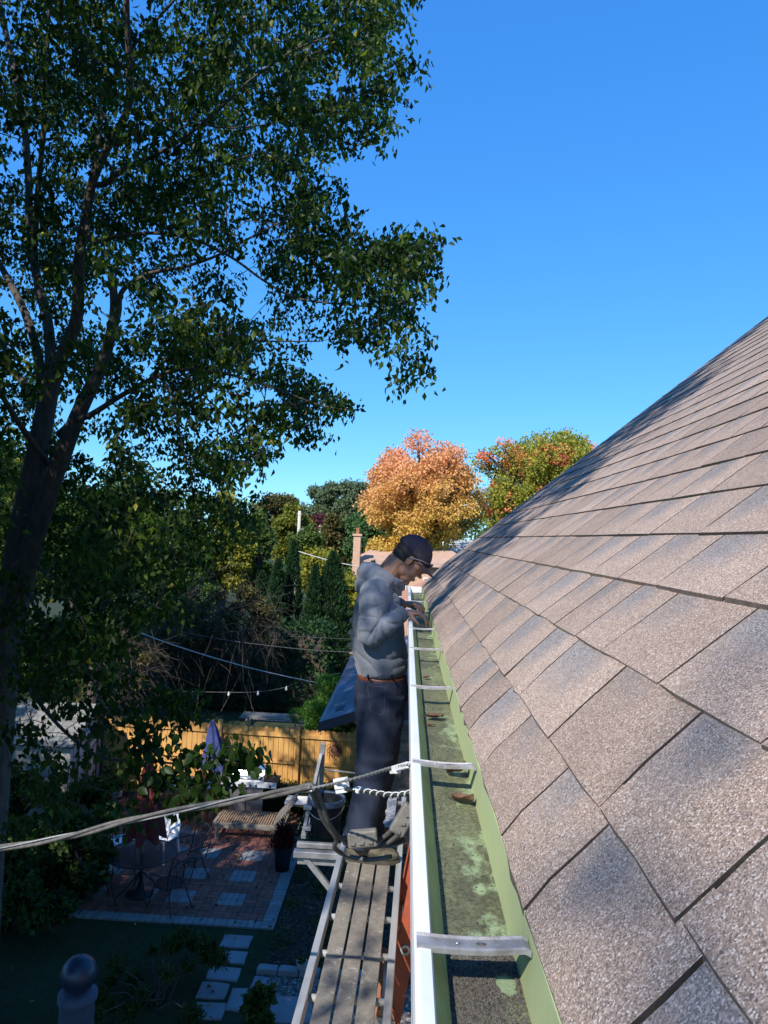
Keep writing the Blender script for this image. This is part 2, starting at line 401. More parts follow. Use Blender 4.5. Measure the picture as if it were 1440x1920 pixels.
for tb in tabs:
    ci, y, k = tb
    if tb in top:
        if (ci, k) not in cache: cache[(ci, k)] = tabmesh('shingle', *course_mesh(ci, k, int(ci*1000+k*1000)))
        o = bpy.data.objects.new('shingle', cache[(ci, k)]); C.objects.link(o); o.parent = roof
        o.location = Vector((0, y, 0))-ro
    else:
        vs, fs, mi, uv = course_mesh(ci, k, int(ci*1000+k*1000)); n = len(far['v'])
        far['v'] += [(a, b+y, c) for a, b, c in vs]; far['f'] += [tuple(q+n for q in f) for f in fs]; far['m'] += mi; far['u'] += uv
me = tabmesh('shingles', [(a-ro.x, b-ro.y, c-ro.z) for a, b, c in far['v']], far['f'], far['m'], far['u'])
o = bpy.data.objects.new('shingles', me); C.objects.link(o); o.parent = roof; o['kind'] = 'stuff'

# ================================================================ gutter
gut = thing('rain_gutter', 'white aluminium rain gutter with green stained inside along the roof edge', 'gutter', (.09, 2, 5.7))
GY0, GY1 = -2.5, 6.76
def extr(poly, y0, y1, name, mat, parent, smooth=False, closed=True, ny=1):
    n = len(poly); vs = []; fs = []
    for i in range(ny+1):
        yy = y0+(y1-y0)*i/ny; vs += [(p[0], yy, p[1]) for p in poly]
    for i in range(ny):
        for k in range(n if closed else n-1):
            k2 = (k+1) % n; fs.append((i*n+k, (i+1)*n+k, (i+1)*n+k2, i*n+k2))
    if closed: fs.append(tuple(range(n))); fs.append(tuple(ny*n+k for k in range(n-1, -1, -1)))
    return MB().add(vs, fs).build(name, mat, parent, smooth)
extr([(.024, 5.764), (.026, 5.7705), (.032, 5.772), (.0435, 5.7705), (.0455, 5.766), (.0445, 5.757), (.040, 5.7565), (.0405, 5.762), (.0285, 5.764), (.0265, 5.742), (.024, 5.742)], GY0, GY1, 'front_lip', M['white_al'], gut)
extr([(.0238, 5.7415), (.0262, 5.7415), (.030, 5.725), (.036, 5.712), (.050, 5.700), (.060, 5.685), (.060, 5.668), (.0575, 5.668), (.0575, 5.684), (.048, 5.697), (.034, 5.710), (.0275, 5.724)], GY0, GY1, 'front_face', M['white_al'], gut)
extr([(.0430, 5.7565), (.0455, 5.7565), (.0560, 5.736), (.0665, 5.714), (.0640, 5.7125), (.053, 5.735)], GY0, GY1, 'inner_front_wall', M['g_in'], gut)
# floor: gently uneven sheet of paint and grime
nx, ny = 8, 460
xs_ = np.linspace(.0650, .1475, nx+1); ys_ = np.linspace(GY0, GY1-.004, ny+1)
V = []
for yy in ys_:
    for xx in xs_:
        V.append((xx, yy, 5.7135 + .0022*noise.noise(Vector((xx*30, yy*12, 1))) + .0012*noise.noise(Vector((xx*120, yy*60, 4)))))
Fq = [(i*(nx+1)+j, i*(nx+1)+j+1, (i+1)*(nx+1)+j+1, (i+1)*(nx+1)+j) for i in range(ny) for j in range(nx)]
npmesh('gutter_floor', V, Fq, M['g_floor'], gut)
extr([(.0605, 5.668), (.1475, 5.668), (.1475, 5.6705), (.0605, 5.6705)], GY0, GY1, 'underside', M['white_al'], gut)
extr([(.1460, 5.700), (.1478, 5.700), (.1545, 5.7795), (.1525, 5.7795)], GY0, GY1, 'back_flange', M['g_back'], gut)
extr([(.0270, 5.67), (.1455, 5.67), (.1455, 5.772), (.0270, 5.772)], GY1, GY1+.004, 'end_cap', M['white_al'], gut)
# hanger straps, each a channel with rolled sides and two holes
def strap(y, tilt=0, wd=.021):
    s = MB(); zt = 5.7725; xa, xb = .0285, .1500; n = 18
    pr = [(-wd, -.004), (-wd, .001), (-wd*.8, .0022), (-wd*.62, .0), (wd*.62, .0), (wd*.8, .0022), (wd, .001), (wd, -.004)]
    pr = [(a*.62, b) for a, b in pr]
    vs = []; fs = []; K = len(pr)
    for i in range(n+1):
        x = xa+(xb-xa)*i/n; zz = zt - .0055*math.sin(math.pi*min(1, i/n*1.0))*.6 - (.004 if i == n else 0)
        for a, b in pr: vs.append((x, y+a+tilt*(x-xa), zz+b))
    for i in range(n):
        for k in range(K-1):
            fs.append((i*K+k, (i+1)*K+k, (i+1)*K+k+1, i*K+k+1))
    return s.add(vs, fs)
for i, (y, ti) in enumerate(((.815, .06), (1.46, -.07), (2.20, .02), (2.96, .0), (3.62, .0), (4.4, .02), (5.2, 0), (6.0, 0), (.12, 0))):
    o = strap(y, ti, .0235 if i == 0 else .019).build('hanger_strap', M['strap'], gut, smooth=False)
    if i < 2:
        ht = MB(); ht.lathe([(.0026, 0), (.0026, .0016), (.001, .002)], (.072, y+.0+ti*.043, 5.7696), 10); ht.build('screw', M['bare_al'], o, smooth=True)
        sl2 = MB(); vs_ = [(.098+.0055*math.cos(a), y+ti*.07+.0026*math.sin(a), zz) for zz in (5.7690, 5.7702) for a in np.linspace(0, 2*math.pi, 17)[:16]]; sl2.add(vs_, [tuple(range(16, 32))]+[(k, (k+1) % 16, 16+(k+1) % 16, 16+k) for k in range(16)]); sl2.build('slot_hole', M['grit'], o)
    so_ = o.modifiers.new('solid', 'SOLIDIFY'); so_.thickness = .0014; so_.offset = -1
    if i == 0: o['label'] = 'nearest wide hanger strap with punched holes'
    if i == 1: o['label'] = 'hanger strap with the service cable lying against it'
# roof grit collected on the floor (near part most)
k = 17000; gx = rng.uniform(.0655, .146, k); gy = np.where(rng.random(k) < .72, rng.uniform(.50, .90, k), rng.uniform(.8, 3.2, k)**1.0)
keep = (gy < .9) | (rng.random(k) < np.exp(-(gx-.0655)/.012)*1.2 + .04)
ck = np.hypot((gx-0.1305), (gy-0.8445)*.55) > .0125+rng.normal(0, .0015, len(gx))
gx, gy = gx[keep & ck], gy[keep & ck]; k = len(gx)
c = np.stack([gx, gy, np.full(k, 5.7148)], 1); s_ = rng.uniform(.0007, .0021, k)[:, None, None]
T4 = np.array([[0, 0, 1], [.94, 0, -.33], [-.47, .82, -.33], [-.47, -.82, -.33]]) + rng.normal(0, .15, (k, 4, 3))
V = (c[:, None, :] + T4*s_).reshape(-1, 3); b_ = np.arange(k)[:, None]*4
Fq = np.concatenate([b_+[0, 1, 2], b_+[0, 2, 3], b_+[0, 3, 1]], 0)
o = npmesh('roof_grit', V, Fq, M['grit'], gut); o['kind'] = 'stuff'
def dry_leaf(p, L, W, yaw, label, curl=.5, seed=0, tilt=0):
    s = MB(); n, m = 10, 6; vs = []; fs = []
    for i in range(n+1):
        t_ = i/n; wd = W*math.sin(math.pi*min(1, t_*.97+.02))**.75*(1+.05*math.sin(t_*21+seed))
        for j in range(m+1):
            q = (j/m-.5)*2
            x = (t_-.5)*L; y = q*wd*.5; z = abs(q)**1.6*curl*W*.45 + .25*curl*L*(t_-.5)**2 + .0012*math.sin(t_*9+q*3+seed)
            vs.append(Matrix.Rotation(yaw, 3, 'Z') @ Matrix.Rotation(tilt, 3, 'Y') @ Vector((x, y, z)) + Vector(p))
    for i in range(n):
        for j in range(m): a = i*(m+1)+j; fs.append((a, a+1, a+m+2, a+m+1))
    s.add(vs, fs)
    pe = Vector(vs[m//2]); d = Matrix.Rotation(yaw, 3, 'Z') @ Vector((-L*.3, 0, .004))
    s.tube([pe, pe+d*.5, pe+d], .0009, 4)
    o = s.build('fallen_leaf', M['dryleaf'], None, smooth=True); tag(o, label, 'leaf', 'dry leaves lying in the gutter'); return o
dry_leaf((.094, 2.03, 5.724), .05, .036, .3, 'small brown curled leaf lying alone mid gutter beyond the second strap', .5, 1)
dry_leaf((.122, 1.55, 5.728), .055, .038, 2.4, 'large brown curled leaf resting behind the strap where the cable meets the gutter', .9, 2, .4)
dry_leaf((.124, 1.40, 5.722), .05, .026, -.7, 'brown leaf half under the near side of the cable strap', .8, 3, -.2)
dry_leaf((.075, .735, 5.719), .022, .009, 1.2, 'tiny yellowish leaf on grit beside the front wall in the nearest gutter bay', .3, 4)
dry_leaf((.088, 2.62, 5.720), .03, .02, .9, 'small brown leaf in the bay between the two thin far straps', .6, 5)
dry_leaf((.137, 2.45, 5.722), .03, .02, -.4, 'small pale leaf against the back flange beyond the third strap', .6, 6)
dry_leaf((.081, 1.97, 5.718), .025, .012, .2, 'tiny brown leaf flat by the front wall near the curled one', .3, 8)
# ================================================================ scaffold plank
M['deck'] = pm('dirty_deck_board', (.40, .355, .305), (.27, .24, .21), 30, .62, .25, .5, 160, bdist=.003)
def deck_mat():
    m, t, bs, out = newmat('dirty_plank_deck'); bs.inputs['Roughness'].default_value = .6; bs.inputs['Metallic'].default_value = .15
    co = coord(t)
    a = ramp(t, noise_n(t, co, 24, 6, .7), [(.3, (.20, .18, .155)), (.7, (.34, .30, .25))])
    sp = ramp(t, noise_n(t, co, 22, 8, .8), [(.57, (0, 0, 0)), (.64, (1, 1, 1))])
    c = mixc(t, sp, a, (.58, .55, .50, 1))
    sx = N(t, 'ShaderNodeSeparateXYZ'); t.links.new(co, sx.inputs[0])
    mr = N(t, 'ShaderNodeMapRange'); mr.inputs['From Min'].default_value = 4.05; mr.inputs['From Max'].default_value = 4.3; t.links.new(sx.outputs[1], mr.inputs[0])
    al = ramp(t, noise_n(t, co, 38, 5, .7), [(.42, (.55, .57, .62)), (.62, (.20, .21, .24))])
    c = mixc(t, mr.outputs[0], c, al)  # bluish reflection behind the man's boots is put into the deck colour
    t.links.new(c, bs.inputs['Base Color']); bump(t, bs, noise_n(t, co, 180, 4), .4, .003); return m
M['deck'] = deck_mat()
M['rail_al'] = pm('weathered_aluminium_rail', (.62, .62, .62), (.47, .465, .45), 10, .42, .45, .2, 120, stretch=(1, .2, 1))
PXL = lambda y: -.332 + .022*(y-2.67)          # left outer edge of the plank
pk = thing('scaffold_plank', 'long aluminium scaffold plank with three dirty deck boards under the man', 'plank', (-.17, 3.5, 4.40))
y0, y1 = .6, 5.15
def pl(x_off, y): return (PXL(y)+x_off, y)
for off, nm in ((.014, 'side_rail'), (.332, 'side_rail')):
    s = MB(); a = Vector((*pl(off, y0), 4.4525)); b = Vector((*pl(off, y1), 4.4525)); s.bar(a, b, .030, .062)
    s.build(nm, M['rail_al'], pk, bevel=.003)
for k in range(3):
    xo = .058+.037 + k*.0785
    s = MB(); s.bar(Vector((*pl(xo, y0), 4.470)), Vector((*pl(xo, y1), 4.470)), .068, .014)
    b = s.build('deck_board', M['deck'], pk, bevel=.002)
    h = MB()                                                   # raised grip dimples
    yy = y0+.05
    while yy < y1-.03:
        for dx in (-.022, 0, .022):
            x, y = pl(xo+dx, yy+(.02 if dx == 0 else 0)); h.lathe([(.0028, 4.4768), (.0016, 4.4782)], (x, y, 0), 5)
        yy += .048
    h = h.build('grip_dimples', pm('dimple', (.12, .11, .10)), b) ; h['kind'] = 'stuff'
y = .75
while y < y1:
    xa, ya = pl(.028, y); xb, yb = pl(.318, y)
    MB().tube([(xa, ya, 4.445), (xb, yb, 4.445)], .015, 8).build('cross_rung', M['rail_al'], pk, smooth=True); y += .305
# ladder jack that carries the plank, left of the plank
M['jack'] = pm('grey_jack_metal', (.40, .40, .41), (.28, .28, .29), 16, .45, .45, .15, 90)
jk = thing('ladder_jack', 'aluminium bracket standing out from the left side of the scaffold plank', 'bracket', (-.42, 4.22, 4.1))
J = lambda x, y, z: Vector((x, y, z))
MB().bar(J(-.56, 4.24, 4.41), J(-.31, 4.24, 4.41), .045, .035).build('arm', M['jack'], jk, bevel=.003)
MB().bar(J(-.56, 4.36, 4.41), J(-.31, 4.36, 4.41), .03, .03).build('arm', M['jack'], jk, bevel=.003)
MB().bar(J(-.50, 4.25, 4.39), J(-.33, 4.25, 4.20), .03, .03).build('diagonal_brace', M['jack'], jk, bevel=.003)
MB().box((-.42, 4.255, 4.375), (.24, .012, .06)).build('side_plate', M['jack'], jk, bevel=.002)
MB().bar(J(-.47, 4.60, 4.43), J(-.46, 4.60, 4.93), .028, .03).build('upright', M['jack'], jk, bevel=.003)
MB().bar(J(-.535, 4.42, 4.43), J(-.465, 4.58, 4.87), .022, .02).build('upright', M['jack'], jk, bevel=.003)
MB().tube([J(-.46, 4.6, 4.77), J(-.24, 4.62, 4.75)], .006, 6).build('hand_bar', M['jack'], jk, smooth=True)
MB().bar(J(-.53, 4.40, 4.44), J(-.53, 4.66, 4.44), .03, .03).build('foot_bar', M['jack'], jk, bevel=.003)
for zz in (4.48, 4.60): MB().box((-.515, 4.43, zz), (.05, .04, .022)).build('clamp', M['jack'], jk, bevel=.003)
# bucket
M['black_pl'] = pm('black_plastic', (.010, .012, .017), (.018, .021, .03), 20, .6, 0, .1, spec=.2)
M['bucket_rim'] = pm('wet_blue_grey_plastic', (.10, .15, .24), (.05, .07, .12), 30, .3, 0, .2)
bk = thing('bucket', 'dark round bucket with a bluish rim beside the jeans on the bracket', 'bucket', (-.415, 4.50, 4.43))
B0 = (-.415, 4.50, 4.428)
MB().lathe([(.001, 0), (.082, 0), (.086, .006), (.103, .20), (.1045, .205), (.099, .205), (.098, .20), (.082, .02), (.001, .02)], B0, 28, False).build('body', M['black_pl'], bk, smooth=True)
MB().lathe([(.1035, .176), (.112, .178), (.114, .205), (.112, .2125), (.102, .2125), (.0985, .206), (.098, .190), (.1035, .19)], B0, 32, False).build('rim', M['bucket_rim'], bk, smooth=True)
hp = [Vector(B0)+Vector((-.112*math.cos(a), -.02-.10*math.sin(a)*.9, .19-.075*math.sin(a))) for a in np.linspace(0, math.pi, 14)]
MB().tube(hp, .0022, 5).build('wire_handle', M['bare_al'], bk, smooth=True)

# ================================================================ orange extension ladder under the plank
M['orange'] = pm('orange_fibreglass', (.42, .095, .045), (.30, .07, .04), 18, .5, 0, .2, 100)
M['tanfg'] = pm('faded_fibreglass_tan', (.40, .19, .11), (.30, .15, .10), 22, .6, 0, .2, 100)
ld = thing('extension_ladder', 'orange fibreglass extension ladder leaning beneath the plank edge and gutter', 'ladder', (-.9, 3.8, 0))
def LP(t, y, dx=0): return Vector((.092+dx - (4.45-t)*.15, y, t))         # the ladder leans against the wall
ldir = (LP(4, 0)-LP(3, 0)).normalized()
def channel(y, z0, z1, dx, sgn, mat, nm):
    s = MB(); a, b = LP(z0, y, dx), LP(z1, y, dx); across = Vector((0, 1, 0)).cross(ldir)
    s.bar(a, b, .006, .082, up=across)
    for q in (-1, 1): s.bar(a+across*.038*q+Vector((0, sgn*.014, 0)), b+across*.038*q+Vector((0, sgn*.014, 0)), .022, .005, up=across)
    return s.build(nm, mat, ld, bevel=.001)
channel(3.50, .15, 5.2, 0, 1, M['orange'], 'side_rail'); channel(3.93, .15, 5.2, 0, -1, M['orange'], 'side_rail')
channel(3.462, .1, 4.06, -.035, 1, M['tanfg'], 'base_rail'); channel(3.968, .1, 4.06, -.035, -1, M['tanfg'], 'base_rail')
z = .35; k = 0
Rl = Vector((0, 1, 0)).to_track_quat('Z', 'Y').to_matrix()
while z < 5.15:
    p = LP(z, 3.50); p2 = LP(z, 3.93); low = z < 4.05
    if low: p, p2 = LP(z, 3.455, -.035), LP(z, 3.975, -.035)
    rg = MB().tube([p, p2], .017, 10).build('rung', M['rail_al'], ld, smooth=True)
    pz = MB(); pz.lathe([(.012, -.004), (.024, -.004), (.024, .002), (.0145, .003), (.012, .001)], p+Vector((0, -.004, 0)), 16, False, Rl)
    pz.build('rung_plate', M['rail_al'], rg, smooth=True)
    z += .305; k += 1
s = MB(); c = LP(3.98, 3.452, -.035); s.box(c, (.088, .012, .10), Matrix.Rotation(.24, 3, 'Y')); s.build('guide_bracket', M['bare_al'], ld, bevel=.002)

# ================================================================ service cable
M['cable_g'] = pm('weathered_grey_insulation', (.075, .072, .07), (.14, .13, .12), 40, .6, 0, .3, 200)
M['cable_l'] = pm('bare_twisted_wire', (.50, .50, .50), (.34, .34, .34), 50, .35, .5, .2, 200)
M['cover'] = pm('grey_plastic_cover', (.14, .128, .115), (.20, .185, .165), 30, .55, 0, .3, 120)
M['white_pl'] = pm('white_plastic', (.80, .80, .80), (.70, .70, .69), 20, .4, 0, .1)
M['black_rub'] = pm('black_rubber', (.03, .03, .03), (.05, .05, .05), 20, .6)
def smoothpath(pts, n=10):
    P = [Vector(p) for p in pts]; P = [P[0]*2-P[1]] + P + [P[-1]*2-P[-2]]; out = []
    for i in range(1, len(P)-2):
        for k in range(n):
            t = k/n; a, b, c, d = P[i-1], P[i], P[i+1], P[i+2]
            out.append(.5*((2*b)+(c-a)*t+(2*a-5*b+4*c-d)*t*t+(3*b-a-3*c+d)*t**3))
    out.append(P[-2]); return out
def pxpath(l, n=10): return smoothpath([yp(*p) for p in l], n)
cb = thing('service_cable', 'thick twisted grey service cable swooping from the left edge up to the gutter strap', 'cable', yp(400, 1508, 2.2))
main = pxpath([(-260, 1625, 2.55), (0, 1590, 2.4), (130, 1567, 2.35), (250, 1537, 2.3), (400, 1508, 2.2), (500, 1490, 2.1), (585, 1478, 1.98)], 16)
def strand(path, off, ph, turns, r, mat, nm, n=7):
    m = len(path); pts = []
    for i, p in enumerate(path):
        t = (path[min(i+1, m-1)]-path[max(0, i-1)]).normalized(); a = t.cross(Vector((0, 0, 1))).normalized(); b = a.cross(t)
        th = ph+turns*2*math.pi*i/(m-1); pts.append(p+a*off*math.cos(th)+b*off*math.sin(th))
    MB().tube(pts, r, n).build(nm, mat, cb, smooth=True)
strand(main, .0062, 0, 2.1, .0057, M['cable_g'], 'insulated_strand')
strand(main, .0062, 2.1, 2.1, .0057, M['cable_g'], 'insulated_strand')
strand(main, .0064, 4.2, 2.1, .0028, M['cable_l'], 'bare_strand')
mes = pxpath([(585, 1478, 1.98), (632, 1468, 1.9), (680, 1456, 1.75), (720, 1444, 1.6), (748, 1437, 1.5), (768, 1433, 1.45)], 10)
for ph in (0, math.pi): strand(mes, .0022, ph, 14, .0024, M['cable_l'], 'messenger_strand', 5)
s = MB(); a = Vector(yp(738, 1442, 1.53)); b = Vector(yp(766, 1434, 1.46)); s.bar(a, b, .010, .012); s.bar(a-(b-a)*.05+Vector((0, 0, -.006)), a+(b-a)*.3+Vector((0, 0, -.008)), .014, .006); s.build('wedge_clamp', M['white_pl'], cb, bevel=.001)
l1 = pxpath([(545, 1484, 2.05), (572, 1473, 2.0), (590, 1476, 2.0), (603, 1505, 2.05), (618, 1545, 2.1), (648, 1578, 2.2), (700, 1588, 2.25), (735, 1575, 2.2), (762, 1545, 2.15), (795, 1490, 2.1)], 8)
l2 = pxpath([(540, 1480, 2.06), (575, 1478, 2.02), (592, 1500, 2.05), (608, 1540, 2.1), (630, 1572, 2.15), (628, 1590, 2.2), (650, 1604, 2.25), (690, 1612, 2.25), (735, 1606, 2.25)], 8)
l3 = pxpath([(655, 1576, 2.2), (690, 1585, 2.22), (722, 1568, 2.2), (752, 1536, 2.15), (785, 1488, 2.1)], 8)
for q, lab in ((l1, 1), (l2, 2), (l3, 3)): MB().tube(q, .0068, 8).build('looped_strand', M['cable_g'], cb, smooth=True)
MB().tube(pxpath([(628, 1570, 2.16), (655, 1570, 2.2)], 3), .0058, 8).build('looped_strand', M['cable_g'], cb, smooth=True)
def cover(u0, v0, u1, v1, Y, hgt, mat, lab=None):
    a = Vector(yp(u0, v0, Y)); b = Vector(yp(u1, v1, Y)); s = MB(); s.bar(a, b, .026, hgt)
    o = s.build('connector_cover', mat, cb, bevel=.006)
    d = (b-a); L = d.length; d.normalize(); upv = Vector((1, 0, 0)).cross(Vector((0, 0, 0)))
    dn = Vector((0, -1, 0)).cross(d); 
    for k in range(3):
        p = a+d*L*(.2+.3*k)+Vector((0, -.0135, 0))-Vector((0, 0, hgt*.30))
        MB().box(p, (.013, .003, .0022)).build('latch', M['black_rub'], o)
        MB().box(p+Vector((.0055, 0, .004)), (.002, .003, .009)).build('latch', M['black_rub'], o)
    return o
cover(652, 1574, 708, 1569, 2.16, .048, M['cover'])
cover(742, 1562, 772, 1510, 2.1, .045, M['cover'])
o = MB(); a = Vector(yp(629, 1470, 1.92)); b = Vector(yp(651, 1467, 1.90)); o.bar(a, b, .016, .026); o.bar(a+Vector((.004, 0, -.018)), b+Vector((.002, 0, -.018)), .012, .012)
o.build('splice_block', M['white_pl'], cb, bevel=.002)
rp = pxpath([(648, 1480, 1.9), (672, 1481, 1.85), (700, 1486, 1.75), (735, 1491, 1.62), (768, 1487, 1.52), (790, 1478, 1.45)], 10)
wr = thing('wrapped_lead', 'short black lead wound with a white spiral strip running below the bare wire', 'cable', rp[20])
MB().tube(rp, .0045, 8).build('core', M['black_rub'], wr, smooth=True)
hv = []; hf = []; m = len(rp); st = 11; q = 0
S = 260
for i in range(S+1):
    f = .16+.84*i/S; k = min(int(f*(m-1)), m-2); fr = f*(m-1)-k; p = rp[k].lerp(rp[k+1], fr)
    t = (rp[k+1]-rp[k]).normalized(); a = t.cross(Vector((0, 0, 1))).normalized(); b = a.cross(t); th = i/S*math.pi*2*11
    d = a*math.cos(th)+b*math.sin(th)
    hv += [p+d*.0052-t*.0042, p+d*.0066-t*.004, p+d*.0066+t*.004, p+d*.0052+t*.0042]
for i in range(S):
    for k in range(4): hf.append((i*4+k, i*4+(k+1) % 4, (i+1)*4+(k+1) % 4, (i+1)*4+k))
MB().add(hv, hf).build('spiral_wrap', M['white_pl'], wr, smooth=False)
MB().lathe([(.0075, -.006), (.0085, 0), (.0075, .006)], rp[10], 10).build('collar', M['white_pl'], wr)

# ================================================================ the man
def remesh(mb, name, mat, parent, voxel, smooth_it=4, disp=None, sub=0):
    me = bpy.data.meshes.new('tmp'); me.from_pydata(mb.v, [], mb.f)
    o = bpy.data.objects.new('tmp', me); C.objects.link(o)
    r = o.modifiers.new('r', 'REMESH'); r.mode = 'VOXEL'; r.voxel_size = voxel; r.adaptivity = 0
    s = o.modifiers.new('s', 'SMOOTH'); s.iterations = smooth_it; s.factor = .6
    dg = bpy.context.evaluated_depsgraph_get(); ev = o.evaluated_get(dg); m2 = bpy.data.meshes.new_from_object(ev)
    bpy.data.objects.remove(o); bpy.data.meshes.remove(me)
    if disp:
        m2.update(); n = len(m2.vertices); co = np.empty(n*3, dtype=np.float32); m2.vertices.foreach_get('co', co); co = co.reshape(-1, 3)
        no = np.empty(n*3, dtype=np.float32); m2.vertices.foreach_get('normal', no); no = no.reshape(-1, 3)
        d = np.array([disp(Vector([float(q) for q in p])) for p in co])[:, None]
        co = co+no*d
        m2.vertices.foreach_set('co', co.astype(np.float32).ravel())
    off = wloc(parent)
    m2.transform(Matrix.Translation(-off)); m2.name = name; m2.update()
    return mko(name, m2, mat, parent, True)
def ridge(p, s, seed): return 1-abs(noise.noise(Vector((p[0]*s[0]+seed, p[1]*s[1], p[2]*s[2]))))*2
MY = 4.15
def P(u, v, dy=0): return Vector(yp(u, v, MY+dy))
man = thing('person', 'man in dark cap, hoodie and jeans standing on the plank, hands in the gutter', 'person', P(690, 1612))
skin = pm('skin', (.36, .19, .125), (.31, .155, .10), 30, .55, 0, .2, 300, bdist=.001)
E0 = P(766, 1052)                                             # middle of the head at ear height
ta = math.radians(44)
fv = Vector((math.cos(ta), 0, -math.sin(ta))); uv_ = Vector((math.sin(ta), 0, math.cos(ta))); sv = Vector((0, -1, 0))
yawm = Matrix.Rotation(math.radians(4), 3, 'Z')
fv = yawm @ fv; uv_ = yawm @ uv_; sv = yawm @ sv
HR = Matrix((fv, sv, uv_)).transposed()
def hd(f, u, s=0): return E0 + fv*f + uv_*u + sv*s
hb = MB()
hb.ell(hd(-.008, .048), (.098, .077, .085), HR)               # skull
hb.ell(hd(.042, .030), (.055, .066, .075), HR)                # forehead / upper face
hb.ell(hd(.040, -.030), (.052, .056, .060), HR)               # cheeks
hb.ell(hd(.048, -.070), (.042, .042, .036), HR)               # jaw
hb.ell(hd(.074, -.090), (.021, .022, .018), HR)               # chin
hb.ell(hd(.012, -.052), (.052, .058, .045), HR)               # jaw angle
hb.ell(hd(.084, .026), (.016, .052, .010), HR)                # brow
hb.ell(hd(.094, .004), (.012, .010, .024), Matrix.Rotation(0, 3, 'Y') @ HR)   # nose bridge
hb.ell(hd(.106, -.014), (.015, .014, .011), HR)               # nose tip
for q in (-1, 1): hb.ell(hd(.097, -.018, .011*q), (.010, .008, .008), HR)
hb.ell(hd(.092, -.047), (.013, .023, .0055), HR); hb.ell(hd(.090, -.057), (.0125, .021, .006), HR)   # lips
for q in (-1, 1):
    hb.ell(hd(.074, .008, .031*q), (.013, .015, .010), HR)    # eyes
    hb.ell(hd(-.004, .002, .079*q), (.018, .006, .030), HR)   # ears
    hb.ell(hd(-.006, -.004, .083*q), (.019, .005, .026), Matrix.Rotation(.3*q, 3, 'Z') @ HR)
nb = P(713, 1104)
hb.tube([hd(-.035, .0), hd(-.040, -.055), (hd(-.04, -.055)+nb)/2+Vector((-.004, 0, .012)), nb, nb+Vector((-.02, 0, -.09))], [(.058, .060), (.060, .058), (.063, .062), (.072, .085), (.08, .12)], 14, ref=(1, 0, 0))
# core of the body under the clothes
pel = P(714, 1290); ch = P(710, 1160)
hb.tube([nb, P(708, 1125), ch, P(714, 1225), pel], [(.07, .13), (.09, .17), (.10, .16), (.095, .14), (.10, .15)], 14, ref=(1, 0, 0))
shR, elR, wrR = P(703, 1113, -.17), P(694, 1192, -.235), P(757, 1149, -.185)
shL, elL, wrL = P(708, 1112, .17), P(700, 1180, .26), P(752, 1133, .13)
hb.tube([shR, elR, wrR], [.045, .036, .027], 10); hb.tube([shL, elL, wrL], [.045, .036, .027], 10)
hipR, knR, anR = P(713, 1305, -.085), P(702, 1432, -.10), P(677, 1575, -.11)
hipL, knL, anL = P(716, 1305, .085), P(712, 1430, .10), P(690, 1560, .14)
hb.tube([hipR, knR, anR], [.08, .055, .04], 10); hb.tube([hipL, knL, anL], [.08, .055, .04], 10)
def hand(wr, kn_dir, side, palm_n, curl, fl, thumb_dir, spread=.012):
    """palm from the wrist, four fingers of unequal length bending at their knuckles, thumb leaving the palm's side"""
    d = kn_dir.normalized(); n = palm_n.normalized(); s = d.cross(n).normalized()*side
    pc = wr + d*.048
    hb.tube([wr-d*.03, wr, wr+d*.02], [(.022, .027), (.021, .027), (.019, .032)], 10, ref=n)
    hb.tube([wr+d*.012, wr+d*.045, wr+d*.085], [(.0165, .034), (.0165, .041), (.0125, .041)], 12, ref=n)
    for i, (o, L) in enumerate(((-.031, .9), (-.0105, 1.), (.0105, .95), (.030, .75))):
        b = wr + d*.078 + s*o; a1, a2, a3 = curl[i]; seg = [.044*L*fl, .028*L*fl, .022*L*fl]; ang = 0; pts = [wr+d*.055+s*o*.9, b]
        for sg, aa in zip(seg, (a1, a2, a3)):
            ang += aa; dd = d*math.cos(ang)+n*math.sin(ang)+s*(spread*(i-1.5)); pts.append(pts[-1]+dd.normalized()*sg)
        hb.tube(pts, [.0095, .0095, .0088, .0078, .006], 8)
    t0 = wr + d*.030 - s*.026 + n*.008
    t1 = t0 + (thumb_dir[0]*d - thumb_dir[1]*s + thumb_dir[2]*n).normalized()*.036
    t2 = t1 + (thumb_dir[0]*1.3*d - thumb_dir[1]*.5*s + thumb_dir[2]*1.3*n).normalized()*.032
    hb.tube([wr+d*.014, t0, t1, t2], [.013, .0125, .0105, .0075], 8)
# near hand: back of the hand up, fingers dropping over the lip into the gutter
hand(wrR, Vector((.97, .12, .02)), 1, Vector((.10, .05, -1)), [(.75, .55, .3), (.6, .5, .3), (.55, .5, .3), (.45, .45, .3)], 1.02, (.7, .6, .8))
hand(wrL, Vector((.97, -.12, .10)), -1, Vector((.1, .05, -1)), [(.35, .7, .5), (.4, .8, .5), (.5, .8, .5), (.6, .8, .5)], .95, (.8, .5, .5))
body = remesh(hb, 'body', skin, man, .0042, 3)
# hair: short dark back and sides, leaving face and ears free
hairm = pm('short_black_hair', (.012, .010, .010), (.03, .024, .02), 200, .6, bmp=.6, bscale=500, bdist=.003)
hh = MB()
hh.ell(hd(-.022, .040), (.0915, .0815, .082), HR)
hh.ell(hd(-.045, -.006), (.062, .0665, .055), HR)
hh.ell(hd(.018, .036), (.040, .079, .024), HR)
remesh(hh, 'hair', hairm, man, .005, 2, lambda p: .0025*noise.noise(p*90))
